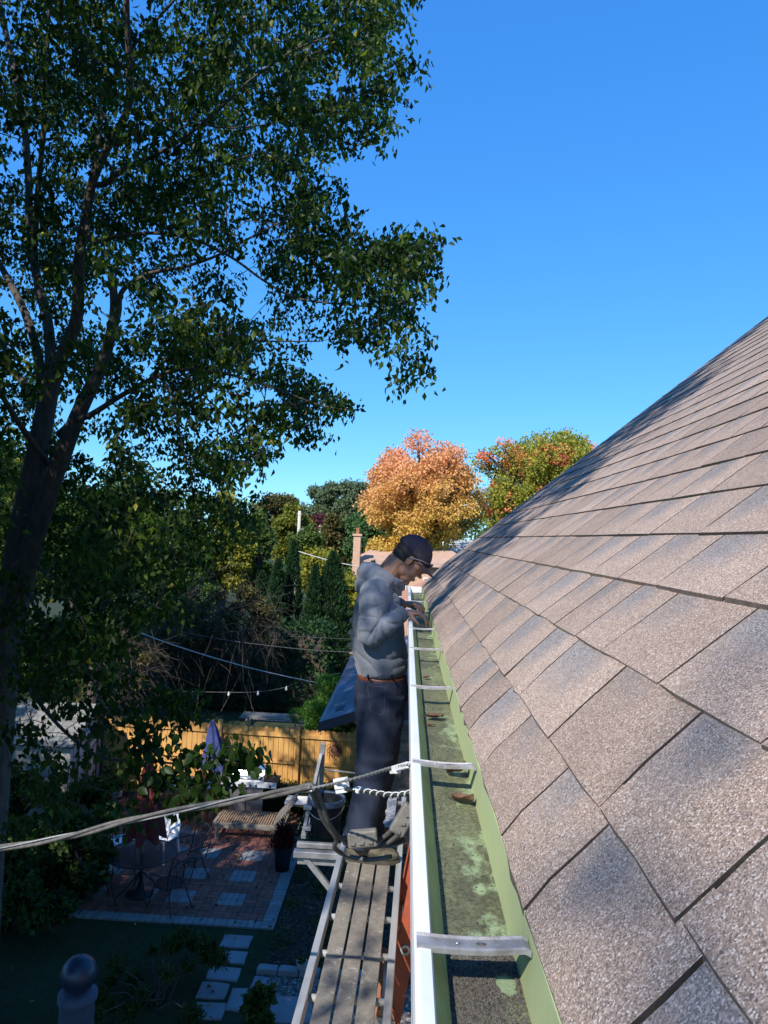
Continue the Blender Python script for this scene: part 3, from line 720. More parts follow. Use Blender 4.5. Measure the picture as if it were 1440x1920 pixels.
# cap
capm = pm('dark_purple_black_cap', (.035, .028, .045), (.022, .018, .030), 60, .85, 0, .4, 500, bdist=.001)
cc = hd(-.012, .050)
def capf(p):
    return Vector((p.x, p.y, max(p.z, -.06)))
s = MB(); s.ell(cc, (.110, .088, .102), HR, 32, 20, capf); cap = s.build('cap', capm, man, smooth=True)
for a in range(6):                                            # panel seams
    th = a*math.pi/3+.52; pts = []
    for k in range(9):
        ph = math.pi/2*k/8; pts.append(cc + fv*(.1105*math.cos(th)*math.sin(ph)) + sv*(.0885*math.sin(th)*math.sin(ph)) + uv_*(.1025*math.cos(ph)))
    MB().tube(pts, .0012, 4).build('seam', capm, cap, smooth=True)
MB().ell(cc+uv_*.103, (.009, .009, .004), HR, 12, 6).build('button', capm, cap, smooth=True)
vs = []; fs = []; n, m = 16, 8
for lay in (0, 1):
    for i in range(m+1):
        for j in range(n+1):
            a = (j/n-.5)*2; w_ = .080*a
            root = .104*math.sqrt(max(0, 1-(w_/.092)**2))-.012
            tip = root + .078*(1-abs(a)**2.6)**.6
            f = root+(tip-root)*i/m; u = .046 - .016*(a**2) - .010*(i/m)**1.5 + .002 - lay*.003
            vs.append(hd(f, u, w_))
K = (m+1)*(n+1)
for i in range(m):
    for j in range(n):
        a = i*(n+1)+j; fs.append((a, a+1, a+n+2, a+n+1)); fs.append((K+a, K+a+n+1, K+a+n+2, K+a+1))
for j in range(n): a = m*(n+1)+j; fs.append((a, a+1, K+a+1, K+a))
MB().add(vs, fs).build('brim', capm, cap, smooth=True)
# sunglasses pushed up on the cap
gl = MB()
glm = pm('sunglasses_frame', (.30, .33, .45), (.25, .28, .40), 8, .2, .4, 0)
lens = pm('dark_lens', (.01, .012, .02), None, 5, .05, 0, 0)
sg = thing('sunglasses', 'slim sunglasses with pale temples pushed up over the cap brim', 'sunglasses', hd(.09, .07))
for q in (-1, 1):
    MB().tube([hd(-.022, .008, .088*q), hd(-.004, .022, .090*q), hd(.04, .050, .088*q), hd(.085, .066, .064*q)], .0022, 6).build('temple', glm, sg, smooth=True)
    MB().ell(hd(.103, .068, .031*q), (.006, .028, .016), Matrix.Rotation(-.45*q, 3, 'Z') @ HR, 16, 8).build('lens', lens, sg, smooth=True)
MB().tube([hd(.096, .075, .055), hd(.106, .08, .03), hd(.109, .077, 0), hd(.106, .08, -.03), hd(.096, .075, -.055)], .0022, 6).build('front_bar', glm, sg, smooth=True)
# hoodie
def hoodmat():
    m, t, bs, out = newmat('grey_blue_fleece'); bs.inputs['Roughness'].default_value = .95; bs.inputs['Sheen Weight'].default_value = .25
    co = coord(t); a = ramp(t, noise_n(t, co, 14, 5), [(.3, (.135, .15, .18)), (.7, (.175, .19, .225))])
    t.links.new(a, bs.inputs['Base Color']); bump(t, bs, noise_n(t, co, 700, 3), .35, .0012); return m
hoodie_m = hoodmat()
hb = MB()
hb.tube([P(717, 1258), P(714, 1238), P(710, 1205), P(709, 1160), P(709, 1125), P(712, 1103)],
        [(.134, .178), (.150, .190), (.148, .195), (.139, .205), (.125, .195), (.095, .150)], 28, ref=(1, 0, 0))
hb.tube([P(712, 1103, -.05), shR+Vector((0, .03, .0)), shR*.75+elR*.25+Vector((-.004, 0, 0)), (shR+elR)/2, elR+Vector((-.006, 0, .012))], [.075, .084, .077, .070, .066], 18)
hb.ell(elR, (.068, .060, .062)); hb.tube([elR, elR.lerp(wrR, .35), elR.lerp(wrR, .7), elR.lerp(wrR, .93)], [.062, .060, .050, .039], 16)
hb.tube([P(712, 1103, .05), shL+Vector((0, -.03, .0)), (shL+elL)/2, elL], [.075, .084, .070, .063], 16)
hb.ell(elL, (.06, .06, .06)); hb.tube([elL, elL.lerp(wrL, .6), elL.lerp(wrL, .93)], [.06, .05, .038], 14)
# bunched hood round the neck
hb.ell(P(697, 1080), (.088, .115, .066), Matrix.Rotation(.45, 3, 'Y'), 20, 12)
hb.ell(P(684, 1095), (.055, .105, .066), Matrix.Rotation(.25, 3, 'Y'), 20, 12)
hb.ell(P(684, 1066), (.032, .080, .045), Matrix.Rotation(.5, 3, 'Y'), 16, 10)
ring = []
for k in range(17):
    a = 2*math.pi*k/16; c = P(724, 1080); ax = Vector((.082, 0, -.045)); ring.append(c + ax*math.cos(a) + Vector((0, -1, 0))*.095*math.sin(a))
hb.tube(ring, [.031]*17, 10, cap=False)
axF = wrR-elR; IE = P(716, 1160, -.2); AP = P(728, 1128, -.15)
def hdisp(p):
    d = 0.0
    q = p
    # narrow creases between broad soft folds: round the waist, at the inside of the elbow, from the armpit
    def valley(ph): return -((1-abs(math.sin(ph)))**3)
    zf = q.z - P(714, 1258).z
    wob = noise.noise(Vector((q.x*5, q.y*5, q.z*4+7)))
    low = max(0, 1-zf/.30)*min(1, max(0, zf+.01)/.05)
    d += low*.017*valley((q.z*.85+q.x*.42)*36+wob*2.6)
    d += .006*noise.noise(Vector((q.x*7+q.z*3, q.y*6, q.z*8-q.x*4)))
    d += .005*valley((q.x*.9-q.z*.55)*20+wob*2.5+1.0)*(1-low)
    dr = q-IE; ang = math.atan2(dr.z, dr.x); ds = math.hypot(dr.x, dr.z)
    fo = math.exp(-((ds-.075)/.05)**2)*(1 if q.y < MY-.08 else 0)
    d += fo*.013*valley(ang*3.1+wob*1.2)
    dr = q-AP; ang = math.atan2(dr.z, dr.x); ds = math.hypot(dr.x, dr.z)
    d += math.exp(-((ds-.09)/.06)**2)*.010*valley(ang*2.6+.6+wob)
    al = (q-elR).dot(axF.normalized()); e3 = math.exp(-((q-wrR).length/.10)**2); d += e3*.006*valley(al*75+wob*2+q.z*10)
    return d+.001
hoodie = remesh(hb, 'hoodie', hoodie_m, man, .0060, 6, hdisp)
cuffm = pm('ribbed_cuff', (.15, .165, .19), (.12, .135, .16), 30, .95, 0, .5, 300)
def cuff(a, b, r0, r1, nm='cuff'):
    s = MB(); s.tube([a, a.lerp(b, .3), a.lerp(b, .8), b], [r0, r0*1.06, r1*1.04, r1*.96], 22); s.build(nm, cuffm, hoodie, smooth=True)
cuff(elR.lerp(wrR, .84), elR.lerp(wrR, 1.06), .042, .036); cuff(elL.lerp(wrL, .84), elL.lerp(wrL, 1.06), .040, .034)
s = MB(); s.tube([P(719, 1264), P(718.5, 1256), P(717.5, 1247)], [(.128, .168), (.134, .176), (.137, .182)], 36, ref=(1, 0, 0)); s.build('waist_rib', cuffm, hoodie, smooth=True)
# belt, jeans, boots
MB().tube([P(716, 1274), P(716.5, 1262)], [(.138, .166), (.136, .165)], 40, ref=(1, 0, 0)).build('belt', pm('brown_leather_belt', (.16, .055, .03), (.12, .04, .025), 30, .45), man, smooth=True)
def jeanmat():
    m, t, bs, out = newmat('dark_denim'); bs.inputs['Roughness'].default_value = .9
    co = coord(t); a = ramp(t, noise_n(t, co, 11, 6, .65), [(.3, (.010, .016, .038)), (.7, (.022, .032, .062))])
    t.links.new(a, bs.inputs['Base Color']); bump(t, bs, noise_n(t, co, 800, 2), .3, .001); return m
jb = MB()
jb.tube([P(716, 1268), P(716, 1290), P(713, 1315), P(713, 1335)], [(.137, .165), (.146, .178), (.146, .180), (.12, .165)], 26, ref=(1, 0, 0))
jb.tube([hipR, P(712, 1350, -.09), knR, P(688, 1500, -.105), P(677, 1550, -.11), P(675, 1583, -.11)], [(.138, .105), (.126, .105), (.098, .092), (.086, .082), (.088, .082), (.086, .080)], 22, ref=(1, 0, 0))
jb.tube([hipL, P(716, 1350, .09), knL, P(700, 1500, .12), anL, P(688, 1572, .14)], [(.136, .105), (.122, .105), (.094, .092), (.083, .082), (.084, .08), (.082, .078)], 22, ref=(1, 0, 0))
jb.ell(P(697, 1305), (.098, .165, .09))
def jdisp(p):
    wob = noise.noise(p*6)
    d = .006*ridge(p, (10, 8, 5), 21)
    k = math.exp(-((p-knR).length/.14)**2)+math.exp(-((p-knL).length/.14)**2); d += k*.005*math.sin(p.z*42+p.x*30+wob*8)
    a = math.exp(-((p.z-anR.z)/.11)**2); d += a*.008*math.sin(p.z*70+p.x*25+wob*9)
    h = math.exp(-((p.z-P(714, 1330).z)/.07)**2); d += h*.004*math.sin((p.x-p.z)*45+wob*6)
    return d-.002
jeans = remesh(jb, 'jeans', jeanmat(), man, .0068, 4, jdisp)
st = pm('denim_stitch', (.11, .12, .16), None, 5, .9)
ypk = lambda u, v: P(u, v, -.196)
s = MB(); pts = [ypk(688, 1288), ypk(722, 1290), ypk(720, 1335), ypk(712, 1341), ypk(694, 1332), ypk(688, 1288)]
def onjean(p):                                                # push a point on to the outer side of the jeans
    dg = bpy.context.evaluated_depsgraph_get(); dg.update()
    r, loc, nrm, idx = jeans.ray_cast(Vector(p)-wloc(man)+Vector((0, -.3, 0)), Vector((0, 1, 0)))
    return (loc+wloc(man)+nrm*.0005) if r else Vector(p)
bpy.context.view_layer.update()
pp = []
for a, b in zip(pts[:-1], pts[1:]):
    for k in range(8): pp.append(onjean(a.lerp(b, k/8)))
pp.append(pp[0]); s.tube(pp, .0011, 4); s.build('pocket', st, jeans)
for u in (690, 735): MB().bar(onjean(P(u, 1265, -.2))+Vector((0, -.004, 0)), onjean(P(u, 1280, -.2))+Vector((0, -.004, 0)), .011, .003, up=(0, 1, 0)).build('belt_loop', jeanmat(), jeans)
bootm = pm('camouflage_leather', (.14, .12, .08), (.055, .05, .035), 34, .75, 0, .4, 150, lo=.42, hi=.58)
solem = pm('boot_sole', (.05, .045, .035), (.08, .07, .05), 30, .85)
for (an, yaw) in ((P(673, 1597, -.11), -.05), (P(686, 1585, .14), .12)):
    R = Matrix.Rotation(yaw, 3, 'Z'); base = Vector((an.x, an.y, 4.477))
    q = lambda x, y, z: base + R @ Vector((x, y, z))
    s = MB(); s.tube([q(.0, 0, .19), q(0, 0, .12), q(.005, 0, .06)], [(.056, .050), (.053, .046), (.052, .042)], 16, ref=(1, 0, 0))
    s.ell(q(-.02, 0, .05), (.052, .041, .042)); s.ell(q(.07, 0, .055), (.085, .040, .038), Matrix.Rotation(.25, 3, 'Y')); s.ell(q(.15, 0, .038), (.068, .047, .034)); s.ell(q(.04, 0, .085), (.06, .036, .045), Matrix.Rotation(.5, 3, 'Y'))
    b = remesh(s, 'boot', bootm, man, .006, 4, lambda p: .002*noise.noise(p*60))
    pr = []
    for k in range(28):
        a = 2*math.pi*k/28; x = math.cos(a); y = math.sin(a)
        pr.append((.072 + .150*x, (.044+.010*max(0, x)-.004*(x < -.3))*y))
    vs = [q(x, y, 0.0) for x, y in pr] + [q(x*1.0, y, .020) for x, y in pr]; n = 28
    MB().add(vs, [tuple(range(n-1, -1, -1)), tuple(range(n, 2*n))]+[(k, (k+1) % n, n+(k+1) % n, n+k) for k in range(n)]).build('sole', solem, b, bevel=.003)
    for k in range(5):
        zz = .115-.016*k; xx = .052+.021*k
        MB().tube([q(xx, -.026, zz), q(xx+.004, 0, zz+.012), q(xx, .026, zz)], .0022, 5).build('lace', M['cable_l'] if 0 else solem, b)
# ================================================================ patio of brick pavers
M['paver_red'] = pm('red_clay_paver', (.24, .095, .065), (.17, .068, .05), 9, .85, rnd=.22, bmp=.4, bscale=60)
M['paver_pale'] = pm('pale_concrete_paver', (.23, .235, .23), (.18, .185, .185), 9, .85, rnd=.12, bmp=.4, bscale=60)
M['joint'] = pm('joint_sand', (.07, .06, .05), (.10, .085, .07), 30, .95)
patio = thing('patio', 'red brick patio with pale accent squares and pale border', 'patio', (-4, 14.5, 0))
px0, px1, py0, py1 = -6.6, -1.82, 11.80, 17.15
MB().box(((px0+px1)/2, (py0+py1)/2, .006), (px1-px0-.02, py1-py0-.02, .012)).build('bedding', M['joint'], patio)
U = .2145; W2 = U/2
def pav_mesh(lx, ly, mat, seed):
    r_ = random.Random(seed); s = MB(); e = .0045; h = .032
    v = [(-lx/2, -ly/2), (lx/2, -ly/2), (lx/2, ly/2), (-lx/2, ly/2)]
    tl = [r_.uniform(-.0012, .0012) for _ in range(4)]
    vs = [(x, y, 0) for x, y in v] + [(x, y, h-e) for x, y in v] + [(x-math.copysign(e, x), y-math.copysign(e, y), h+t_) for (x, y), t_ in zip(v, tl)]
    fs = [(0, 1, 5, 4), (1, 2, 6, 5), (2, 3, 7, 6), (3, 0, 4, 7), (4, 5, 9, 8), (5, 6, 10, 9), (6, 7, 11, 10), (7, 4, 8, 11), (8, 9, 10, 11)]
    me = bpy.data.meshes.new('paver'); me.from_pydata(vs, [], fs); me.materials.append(mat); me.update(); return me
PV = {}
for mname in ('paver_red', 'paver_pale'):
    for o_, (lx, ly) in (('v', (W2-.006, U-.006)), ('h', (U-.006, W2-.006))):
        PV[(mname, o_)] = [pav_mesh(lx, ly, M[mname], k) for k in range(3)]
pavers = []
acc = [(-3.49+.21-.0, y) for y in ()]
ACC = [(-4.27, 12.69), (-3.49, 12.69), (-2.74, 12.69), (-3.49, 13.55), (-2.74, 13.55), (-4.27, 14.46), (-3.49, 14.46), (-2.74, 14.46), (-4.27, 15.43), (-4.27, 16.35), (-3.49, 16.35), (-2.74, 16.35), (-5.05, 13.55), (-5.05, 15.43), (-5.05, 12.69)]
ix0 = px0+.2; nxp = int((px1-.215-ix0)/U); iy0 = py0+.215; nyp = int((py1-.1-iy0)/U)
ix0 = px1-.215-nxp*U
accset = set()
for ax, ay in ACC:
    i = round((ax-.21-ix0)/U); j = round((ay-.21-iy0)/U)
    for a in (0, 1):
        for b in (0, 1): accset.add((i+a, j+b))
for i in range(nxp):
    for j in range(nyp):
        cx, cy = ix0+(i+.5)*U, iy0+(j+.5)*U
        if (i, j) in accset: mname, o_ = 'paver_pale', 'v'
        else: mname, o_ = 'paver_red', 'v' if (i+j) % 2 else 'h'
        for q in (-1, 1):
            pavers.append((mname, o_, cx+(q*W2/2 if o_ == 'v' else 0), cy+(q*W2/2 if o_ == 'h' else 0)))
x = px1-W2/2
y = py0+U/2+.0
y = py0+W2/2
while y < py1: pavers.append(('paver_pale', 'h', px1-U/2, y)); y += W2
x = px1-U-W2/2
while x > px0: pavers.append(('paver_pale', 'v', x, py0+U/2)); x -= W2
def ppos(p): return proj([(p[2], p[3], .03)])[0]
ps = [(p, ppos(p)) for p in pavers]
inv = [p for p, q in ps if 0 < q[0] < 760 and not (q[0] < 150 and q[1] < 1690)]
inv.sort(key=lambda p: p[3]+.15*abs(p[2]+3)); near = set(id(p) for p in inv[:296])
jv = []; jf = []; jm = []
po = wloc(patio)
for p in pavers:
    me = random.choice(PV[(p[0], p[1])]); z = .004+random.uniform(0, .0035); dx, dy = random.uniform(-.001, .001), random.uniform(-.001, .001)
    if id(p) in near:
        o = bpy.data.objects.new('paver', me); C.objects.link(o); o.parent = patio; o.location = Vector((p[2]+dx, p[3]+dy, z))-po; o.rotation_euler.z = random.uniform(-.008, .008)
    else:
        n = len(jv); jv += [(v.co.x+p[2]+dx, v.co.y+p[3]+dy, v.co.z+z) for v in me.vertices]; jf += [tuple(q+n for q in f.vertices) for f in me.polygons]; jm += [0 if p[0] == 'paver_red' else 1]*len(me.polygons)
s = MB(); s.v = jv; s.f = jf; o = s.build('paver_field', [M['paver_red'], M['paver_pale']], patio); o.data.polygons.foreach_set('material_index', jm); o['kind'] = 'stuff'
# ---------------------------------------------------------------- beds, gravel, stepping stones
M['mulch'] = pm('dark_mulch', (.028, .02, .015), (.06, .042, .03), 40, .95, bmp=1, bscale=80, bdist=.02)
sheet('mulch_bed', -1.80, .45, 10.74, 14.5, .012, M['mulch'])
sheet('fence_bed', -7.2, -.9, 17.17, 18.3, .012, M['mulch'])
M['gravel'] = pm('gravel_ground', (.08, .07, .06), (.13, .12, .11), 60, .95, bmp=1, bscale=100)
sheet('gravel_bed', -1.66, .45, 8.2, 10.62, .008, M['gravel'])
def scatter(name, n, x0, x1, y0, y1, z, r0, r1, mat, avoid=None, flat=.6, seed=1):
    g_ = np.random.default_rng(seed); x = g_.uniform(x0, x1, n); y = g_.uniform(y0, y1, n)
    if avoid: k = ~avoid(x, y); x, y = x[k], y[k]; n = len(x)
    O = np.array([[1, 0, 0], [0, 1, 0], [-1, 0, 0], [0, -1, 0], [0, 0, 1]], float)+g_.normal(0, .22, (n, 5, 3))
    s = g_.uniform(r0, r1, n)[:, None, None]*np.array([1, 1, flat])
    a = g_.uniform(0, 6.28, n); ca, sa = np.cos(a), np.sin(a); R = np.zeros((n, 3, 3)); R[:, 0, 0] = ca; R[:, 0, 1] = -sa; R[:, 1, 0] = sa; R[:, 1, 1] = ca; R[:, 2, 2] = 1
    V = np.einsum('nij,nkj->nki', R, O*s*np.array([1.2, .85, 1])) + np.stack([x, y, np.full(n, z)], 1)[:, None, :]
    b = np.arange(n)[:, None]*5; Fq = np.concatenate([b+[0, 1, 4], b+[1, 2, 4], b+[2, 3, 4], b+[3, 0, 4]], 0)
    o = npmesh(name, V.reshape(-1, 3), Fq, mat, None, g_.random(n).repeat(5)); o['kind'] = 'stuff'; return o
M['pebble'] = leafmat('pebble', [(0, (.08, .07, .06)), (.5, (.19, .165, .15)), (1, (.36, .33, .30))], 0, .8)
M['chips'] = leafmat('bark_chips', [(0, (.02, .015, .01)), (.7, (.07, .045, .03)), (1, (.17, .10, .06))], 0, .9)
tag(scatter('gravel', 6500, -1.66, .4, 8.3, 10.6, .010, .012, .028, M['pebble'], lambda x, y: (x > -1.62) & (x < -.62) & (y > 9.2) & (y < 10.22) & False))
tag(scatter('bark_mulch', 5200, -1.79, .1, 10.78, 14.5, .014, .014, .035, M['chips'], flat=.4, seed=3))
tag(scatter('bark_mulch', 3500, -7.0, -.9, 16.95, 17.5, .014, .014, .035, M['chips'], flat=.4, seed=4))
M['stone'] = pm('stepping_stone_concrete', (.25, .26, .275), (.20, .21, .225), 5, .85, rnd=.06, bmp=.4, bscale=70)
def slab(x0, x1, y0, y1, label, z=.03, name='stepping_stone', mat='stone', grp='stepping stones in the lawn', cat='paving stone', rot=0):
    s = MB(); r_ = random.Random(int(y0*100)); w, d = (x1-x0)/2, (y1-y0)/2; e = .012
    base = [(-w, -d), (0, -d-.006), (w, -d), (w+.005, 0), (w, d), (0, d+.006), (-w, d), (-w-.004, 0)]
    base = [(a+r_.uniform(-.012, .012), b+r_.uniform(-.012, .012)) for a, b in base]
    R = Matrix.Rotation(rot, 3, 'Z'); c = Vector(((x0+x1)/2, (y0+y1)/2, 0))
    L = [[(a*k, b*k, zz) for a, b in base] for k, zz in ((1, 0), (1, z-e), (1-e/w, z))]
    vs = [R @ Vector(q)+c for l in L for q in l]; n = 8
    fs = [tuple(2*n+k for k in range(n))]+[(i*n+k, i*n+(k+1) % n, (i+1)*n+(k+1) % n, (i+1)*n+k) for i in (0, 1) for k in range(n)]
    o = s.add(vs, fs).build(name, M[mat]); return tag(o, label, cat, grp)
slab(-2.53, -2.10, 11.25, 11.58, 'pale stepping stone in the grass nearest the patio border')
slab(-2.52, -2.08, 10.84, 11.14, 'pale stepping stone second from the patio border')
slab(-2.52, -2.09, 10.43, 10.73, 'pale stepping stone third from the patio, with three leaves lying on it')
slab(-2.54, -2.16, 10.02, 10.36, 'pale stepping stone fourth from the patio, beside the large slab')
slab(-2.50, -2.10, 9.6, 9.92, 'pale stepping stone half hidden by the low bush at the bottom')
slab(-2.09, -1.60, 9.80, 10.26, 'large pale square slab at the edge of the gravel', .035)
slab(-1.87, -1.64, 10.28, 10.56, 'narrow pale slab pointing from the large slab towards the mulch bed', .033)
slab(-1.52, -.98, 9.62, 10.15, 'dark slate slab lying alone in the gravel', .035, mat='stone', rot=.12)
for i, x in enumerate((-1.84, -1.54, -1.24, -.94, -.64)):
    slab(x, x+.285, 10.62, 10.76, ['low kerb block at the left end of the mulch bed edging', 'second kerb block from the left of the mulch bed edging', 'kerb block under the small white pot', 'kerb block right of the small white pot', 'kerb block of the bed edging just beside the plank'][i], .09, 'kerb_block', 'stone', 'kerb blocks edging the mulch bed', 'kerb block')
# small white pot on the kerb
M['terra'] = pm('terracotta', (.36, .14, .07), (.28, .11, .06), 10, .8)
M['whitepot'] = pm('dirty_white_pot', (.50, .50, .48), (.36, .36, .34), 12, .7)
pt = thing('plant_pot', 'small white pot with a little plant on the kerb of the mulch bed', 'plant pot', (-1.22, 10.70, .09))
MB().lathe([(.06, 0), (.085, .09), (.09, .095), (.082, .095), (.07, .07), (.001, .07)], (-1.22, 10.70, .09), 16, False).build('pot', M['whitepot'], pt, smooth=True)
M['leaf_dark'] = leafmat('dark_garden_leaf', [(0, (.022, .045, .016)), (.6, (.045, .08, .022)), (1, (.09, .12, .03))], .35)
def leafquads(c, d, L, W, seed=0, fold=.25, jit=None):
    """pointed four-sided leaves: c base points, d direction, L length, W width"""
    g_ = np.random.default_rng(seed); n = len(c)
    d = d/np.linalg.norm(d, axis=1, keepdims=True); r_ = g_.normal(0, 1, (n, 3)); s = np.cross(d, r_); s /= np.linalg.norm(s, axis=1, keepdims=True)+1e-9
    nn = np.cross(s, d); L = np.broadcast_to(L, n)[:, None]; W = np.broadcast_to(W, n)[:, None]
    base = c; mid = c+d*L*.42; l = mid+s*W*.5+nn*W*fold; r = mid-s*W*.5+nn*W*fold; tip = c+d*L-nn*L*.08
    V = np.stack([base, l, tip, r, mid], 1).reshape(-1, 3); b = np.arange(n)[:, None]*5
    Fq = np.concatenate([b+[0, 4, 1], b+[1, 4, 2], b+[2, 4, 3], b+[3, 4, 0]], 0)
    return V, Fq
def foliage(name, c, d, L, W, mat, parent, seed=0, tint=None, fold=.25):
    V, Fq = leafquads(c, d, L, W, seed, fold); g_ = np.random.default_rng(seed+99)
    if tint is None: tint = g_.random(len(c))
    o = npmesh(name, V, Fq, mat, parent, np.repeat(tint, 5)); o['kind'] = 'stuff'; return o
c = np.array([(-1.22, 10.70, .16)])+rng.normal(0, .02, (40, 3)); foliage('foliage', c, rng.normal(0, 1, (40, 3))*[1, 1, .4]+[0, 0, 1], .10, .03, M['leaf_dark'], pt, 5)
# ---------------------------------------------------------------- lawn blades near the patio
n = 26000; x = rng.uniform(-6.5, -1.7, n); y = rng.uniform(8.6, 11.78, n); k = ~((x > -2.56) & (x < -2.06) & (y > 9.6)) & ~((x > -2.1) & (y < 10.6)); x, y = x[k], y[k]; n = len(x)
h = rng.uniform(.025, .06, n); a = rng.uniform(0, 6.28, n); ln = rng.normal(0, .018, (n, 2))
V = np.stack([np.stack([x-.003*np.cos(a), y-.003*np.sin(a), np.zeros(n)], 1), np.stack([x+.003*np.cos(a), y+.003*np.sin(a), np.zeros(n)], 1), np.stack([x+ln[:, 0], y+ln[:, 1], h], 1)], 1).reshape(-1, 3)
M['blade'] = leafmat('grass_blade', [(0, (.03, .06, .014)), (1, (.07, .10, .025))], .3)
o = npmesh('lawn_grass', V, np.arange(3*n).reshape(-1, 3), M['blade'], None, rng.random(n).repeat(3)); o['kind'] = 'stuff'
# fallen leaves lying about
n = 260; x = rng.uniform(-6, -1.2, n); y = rng.uniform(9.4, 16.9, n); c = np.stack([x, y, np.full(n, .048)], 1); d = rng.normal(0, 1, (n, 3))*[1, 1, .12]
M['litter'] = leafmat('fallen_leaf_litter', [(0, (.05, .03, .015)), (.6, (.14, .08, .03)), (.85, (.32, .22, .05)), (1, (.45, .33, .08))], .1, .8)
foliage('leaf_litter', c, d, .07, .045, M['litter'], None, 12)

# ================================================================ fence
M['wood'] = pm('orange_stained_fence_wood', (.62, .34, .10), (.50, .25, .068), 9, .75, rnd=.13, bmp=.35, bscale=50, stretch=(1, 1, .15), bdist=.004)
fn = thing('picket_fence', 'orange stained wooden picket fence behind the patio', 'fence', (-4, 17.3, 0))
FA = Vector((-7.75, 17.44, 0)); FB = Vector((-.86, 17.06, 0)); fd = (FB-FA).normalized(); fnorm = Vector((fd.y, -fd.x, 0)); L = (FB-FA).length
fnorm = fnorm if fnorm.y < 0 else -fnorm
def picket_mesh(seed):
    r_ = random.Random(seed); w_ = .1105; s = MB(); t_ = .016; top = 1.75+r_.uniform(-.008, .008)
    pf = [(-w_/2, .05), (w_/2, .05), (w_/2, top-.035), (w_/2-.012, top-.012), (w_/2-.032, top), (-w_/2+.032, top), (-w_/2+.012, top-.012), (-w_/2, top-.035)]
    vs = [(a, 0, b) for a, b in pf]+[(a, t_, b) for a, b in pf]; n = 8
    s.add(vs, [tuple(range(n)), tuple(range(2*n-1, n-1, -1))]+[((k+1) % n, k, n+k, n+(k+1) % n) for k in range(n)])
    me = bpy.data.meshes.new('picket'); me.from_pydata(s.v, [], s.f); me.materials.append(M['wood']); me.update(); return me
pms = [picket_mesh(k) for k in range(5)]; ang = math.atan2(fd.y, fd.x)
t = .06
while t < L-.05:
    o = bpy.data.objects.new('picket', random.choice(pms)); C.objects.link(o); o.parent = fn
    o.location = FA+fd*t-Vector(fn.location)+Vector((0, random.uniform(-.002, .002), 0)); o.rotation_euler.z = ang+random.uniform(-.004, .004); t += .1195
posts = [-7.4, -5.72, -4.10, -2.28, -.95]
def fpt(x): return FA+fd*((x-FA.x)/fd.x)
for x in posts: MB().box(fpt(x)+fnorm*.052+Vector((0, 0, .93)), (.09, .09, 1.86), Matrix.Rotation(ang, 3, 'Z')).build('post', M['wood'], fn, bevel=.006)
for a, b in zip(posts[:-1], posts[1:]):
    for zz in (1.60, 1.00, .28):
        MB().bar(fpt(a+.047)+fnorm*.022+Vector((0, 0, zz)), fpt(b-.047)+fnorm*.022+Vector((0, 0, zz)), .04, .088).build('rail', M['wood'], fn, bevel=.003)
# sun face ornament on the fence
M['rust'] = pm('rusty_metal', (.22, .085, .05), (.13, .06, .045), 40, .7, .3)
sun_c = Vector(yp(629, 1406, 17.03)); sn = thing('sun_ornament', 'rusty metal sun with wavy rays hanging on the fence', 'ornament', sun_c)
Rf = Matrix.Rotation(math.pi/2, 3, 'X')
MB().ell(sun_c, (.085, .03, .085), None, 20, 12).build('face', M['rust'], sn, smooth=True)
MB().tube([sun_c+Vector((.095*math.cos(a), -.005, .095*math.sin(a))) for a in np.linspace(0, 2*math.pi, 21)], .010, 6, False).build('ring', M['rust'], sn, smooth=True)
for k in range(12):
    a = k*math.pi/6; pts = []
    for i in range(8):
        r_ = .095+.15*i/7*(1 if k % 2 else .72); aa = a+.20*math.sin(i*1.25); pts.append(sun_c+Vector((r_*math.cos(aa), 0, r_*math.sin(aa))))
    MB().tube(pts, [.012*(1-.8*i/7)+.002 for i in range(8)], 5).build('ray', M['rust'], sn, smooth=True)

# ================================================================ shed
M['shed_w'] = pm('beige_shed_siding', (.40, .37, .33), (.35, .32, .29), 4, .8, bmp=.1)
M['shed_trim'] = pm('dark_shed_trim', (.03, .03, .04), None, 6, .7)
M['shed_sh'] = pm('grey_shed_shingle', (.21, .20, .18), (.15, .145, .13), 30, .95, rnd=.25)
sd = thing('garden_shed', 'small beige gable shed with double doors left of the fence', 'shed', (-8, 16.5, 0))
sx1, sx0, sy0, sy1, ez, rz = -6.88, -9.6, 15.62, 17.32, 1.64, 2.14; ym = (sy0+sy1)/2
s = MB(); s.add([(sx0, sy0, 0), (sx1, sy0, 0), (sx1, sy1, 0), (sx0, sy1, 0), (sx0, sy0, ez), (sx1, sy0, ez), (sx1, sy1, ez), (sx0, sy1, ez), (sx0, ym, rz), (sx1, ym, rz)],
               [(0, 1, 5, 4), (1, 2, 6, 9, 5), (2, 3, 7, 6), (3, 0, 4, 8, 7)])
s.build('wall', M['shed_w'], sd)
for k in range(14):
    y = sy0+.06+k*.118
    if sy0+.28 < y < sy1-.28: z0 = 1.62
    else: z0 = .02
    zt = ez+(rz-ez)*(1-abs(y-ym)/(ym-sy0))-.05
    if zt > z0: MB().box((sx1+.003, y, (z0+zt)/2), (.008, .012, zt-z0)).build('siding_groove', M['shed_trim'], sd)
for q in (-1, 1): MB().box((sx1+.012, sy0+.03 if q < 0 else sy1-.03, ez/2), (.03, .07, ez-.02)).build('corner_board', M['shed_trim'] if q > 0 else M['shed_w'], sd)
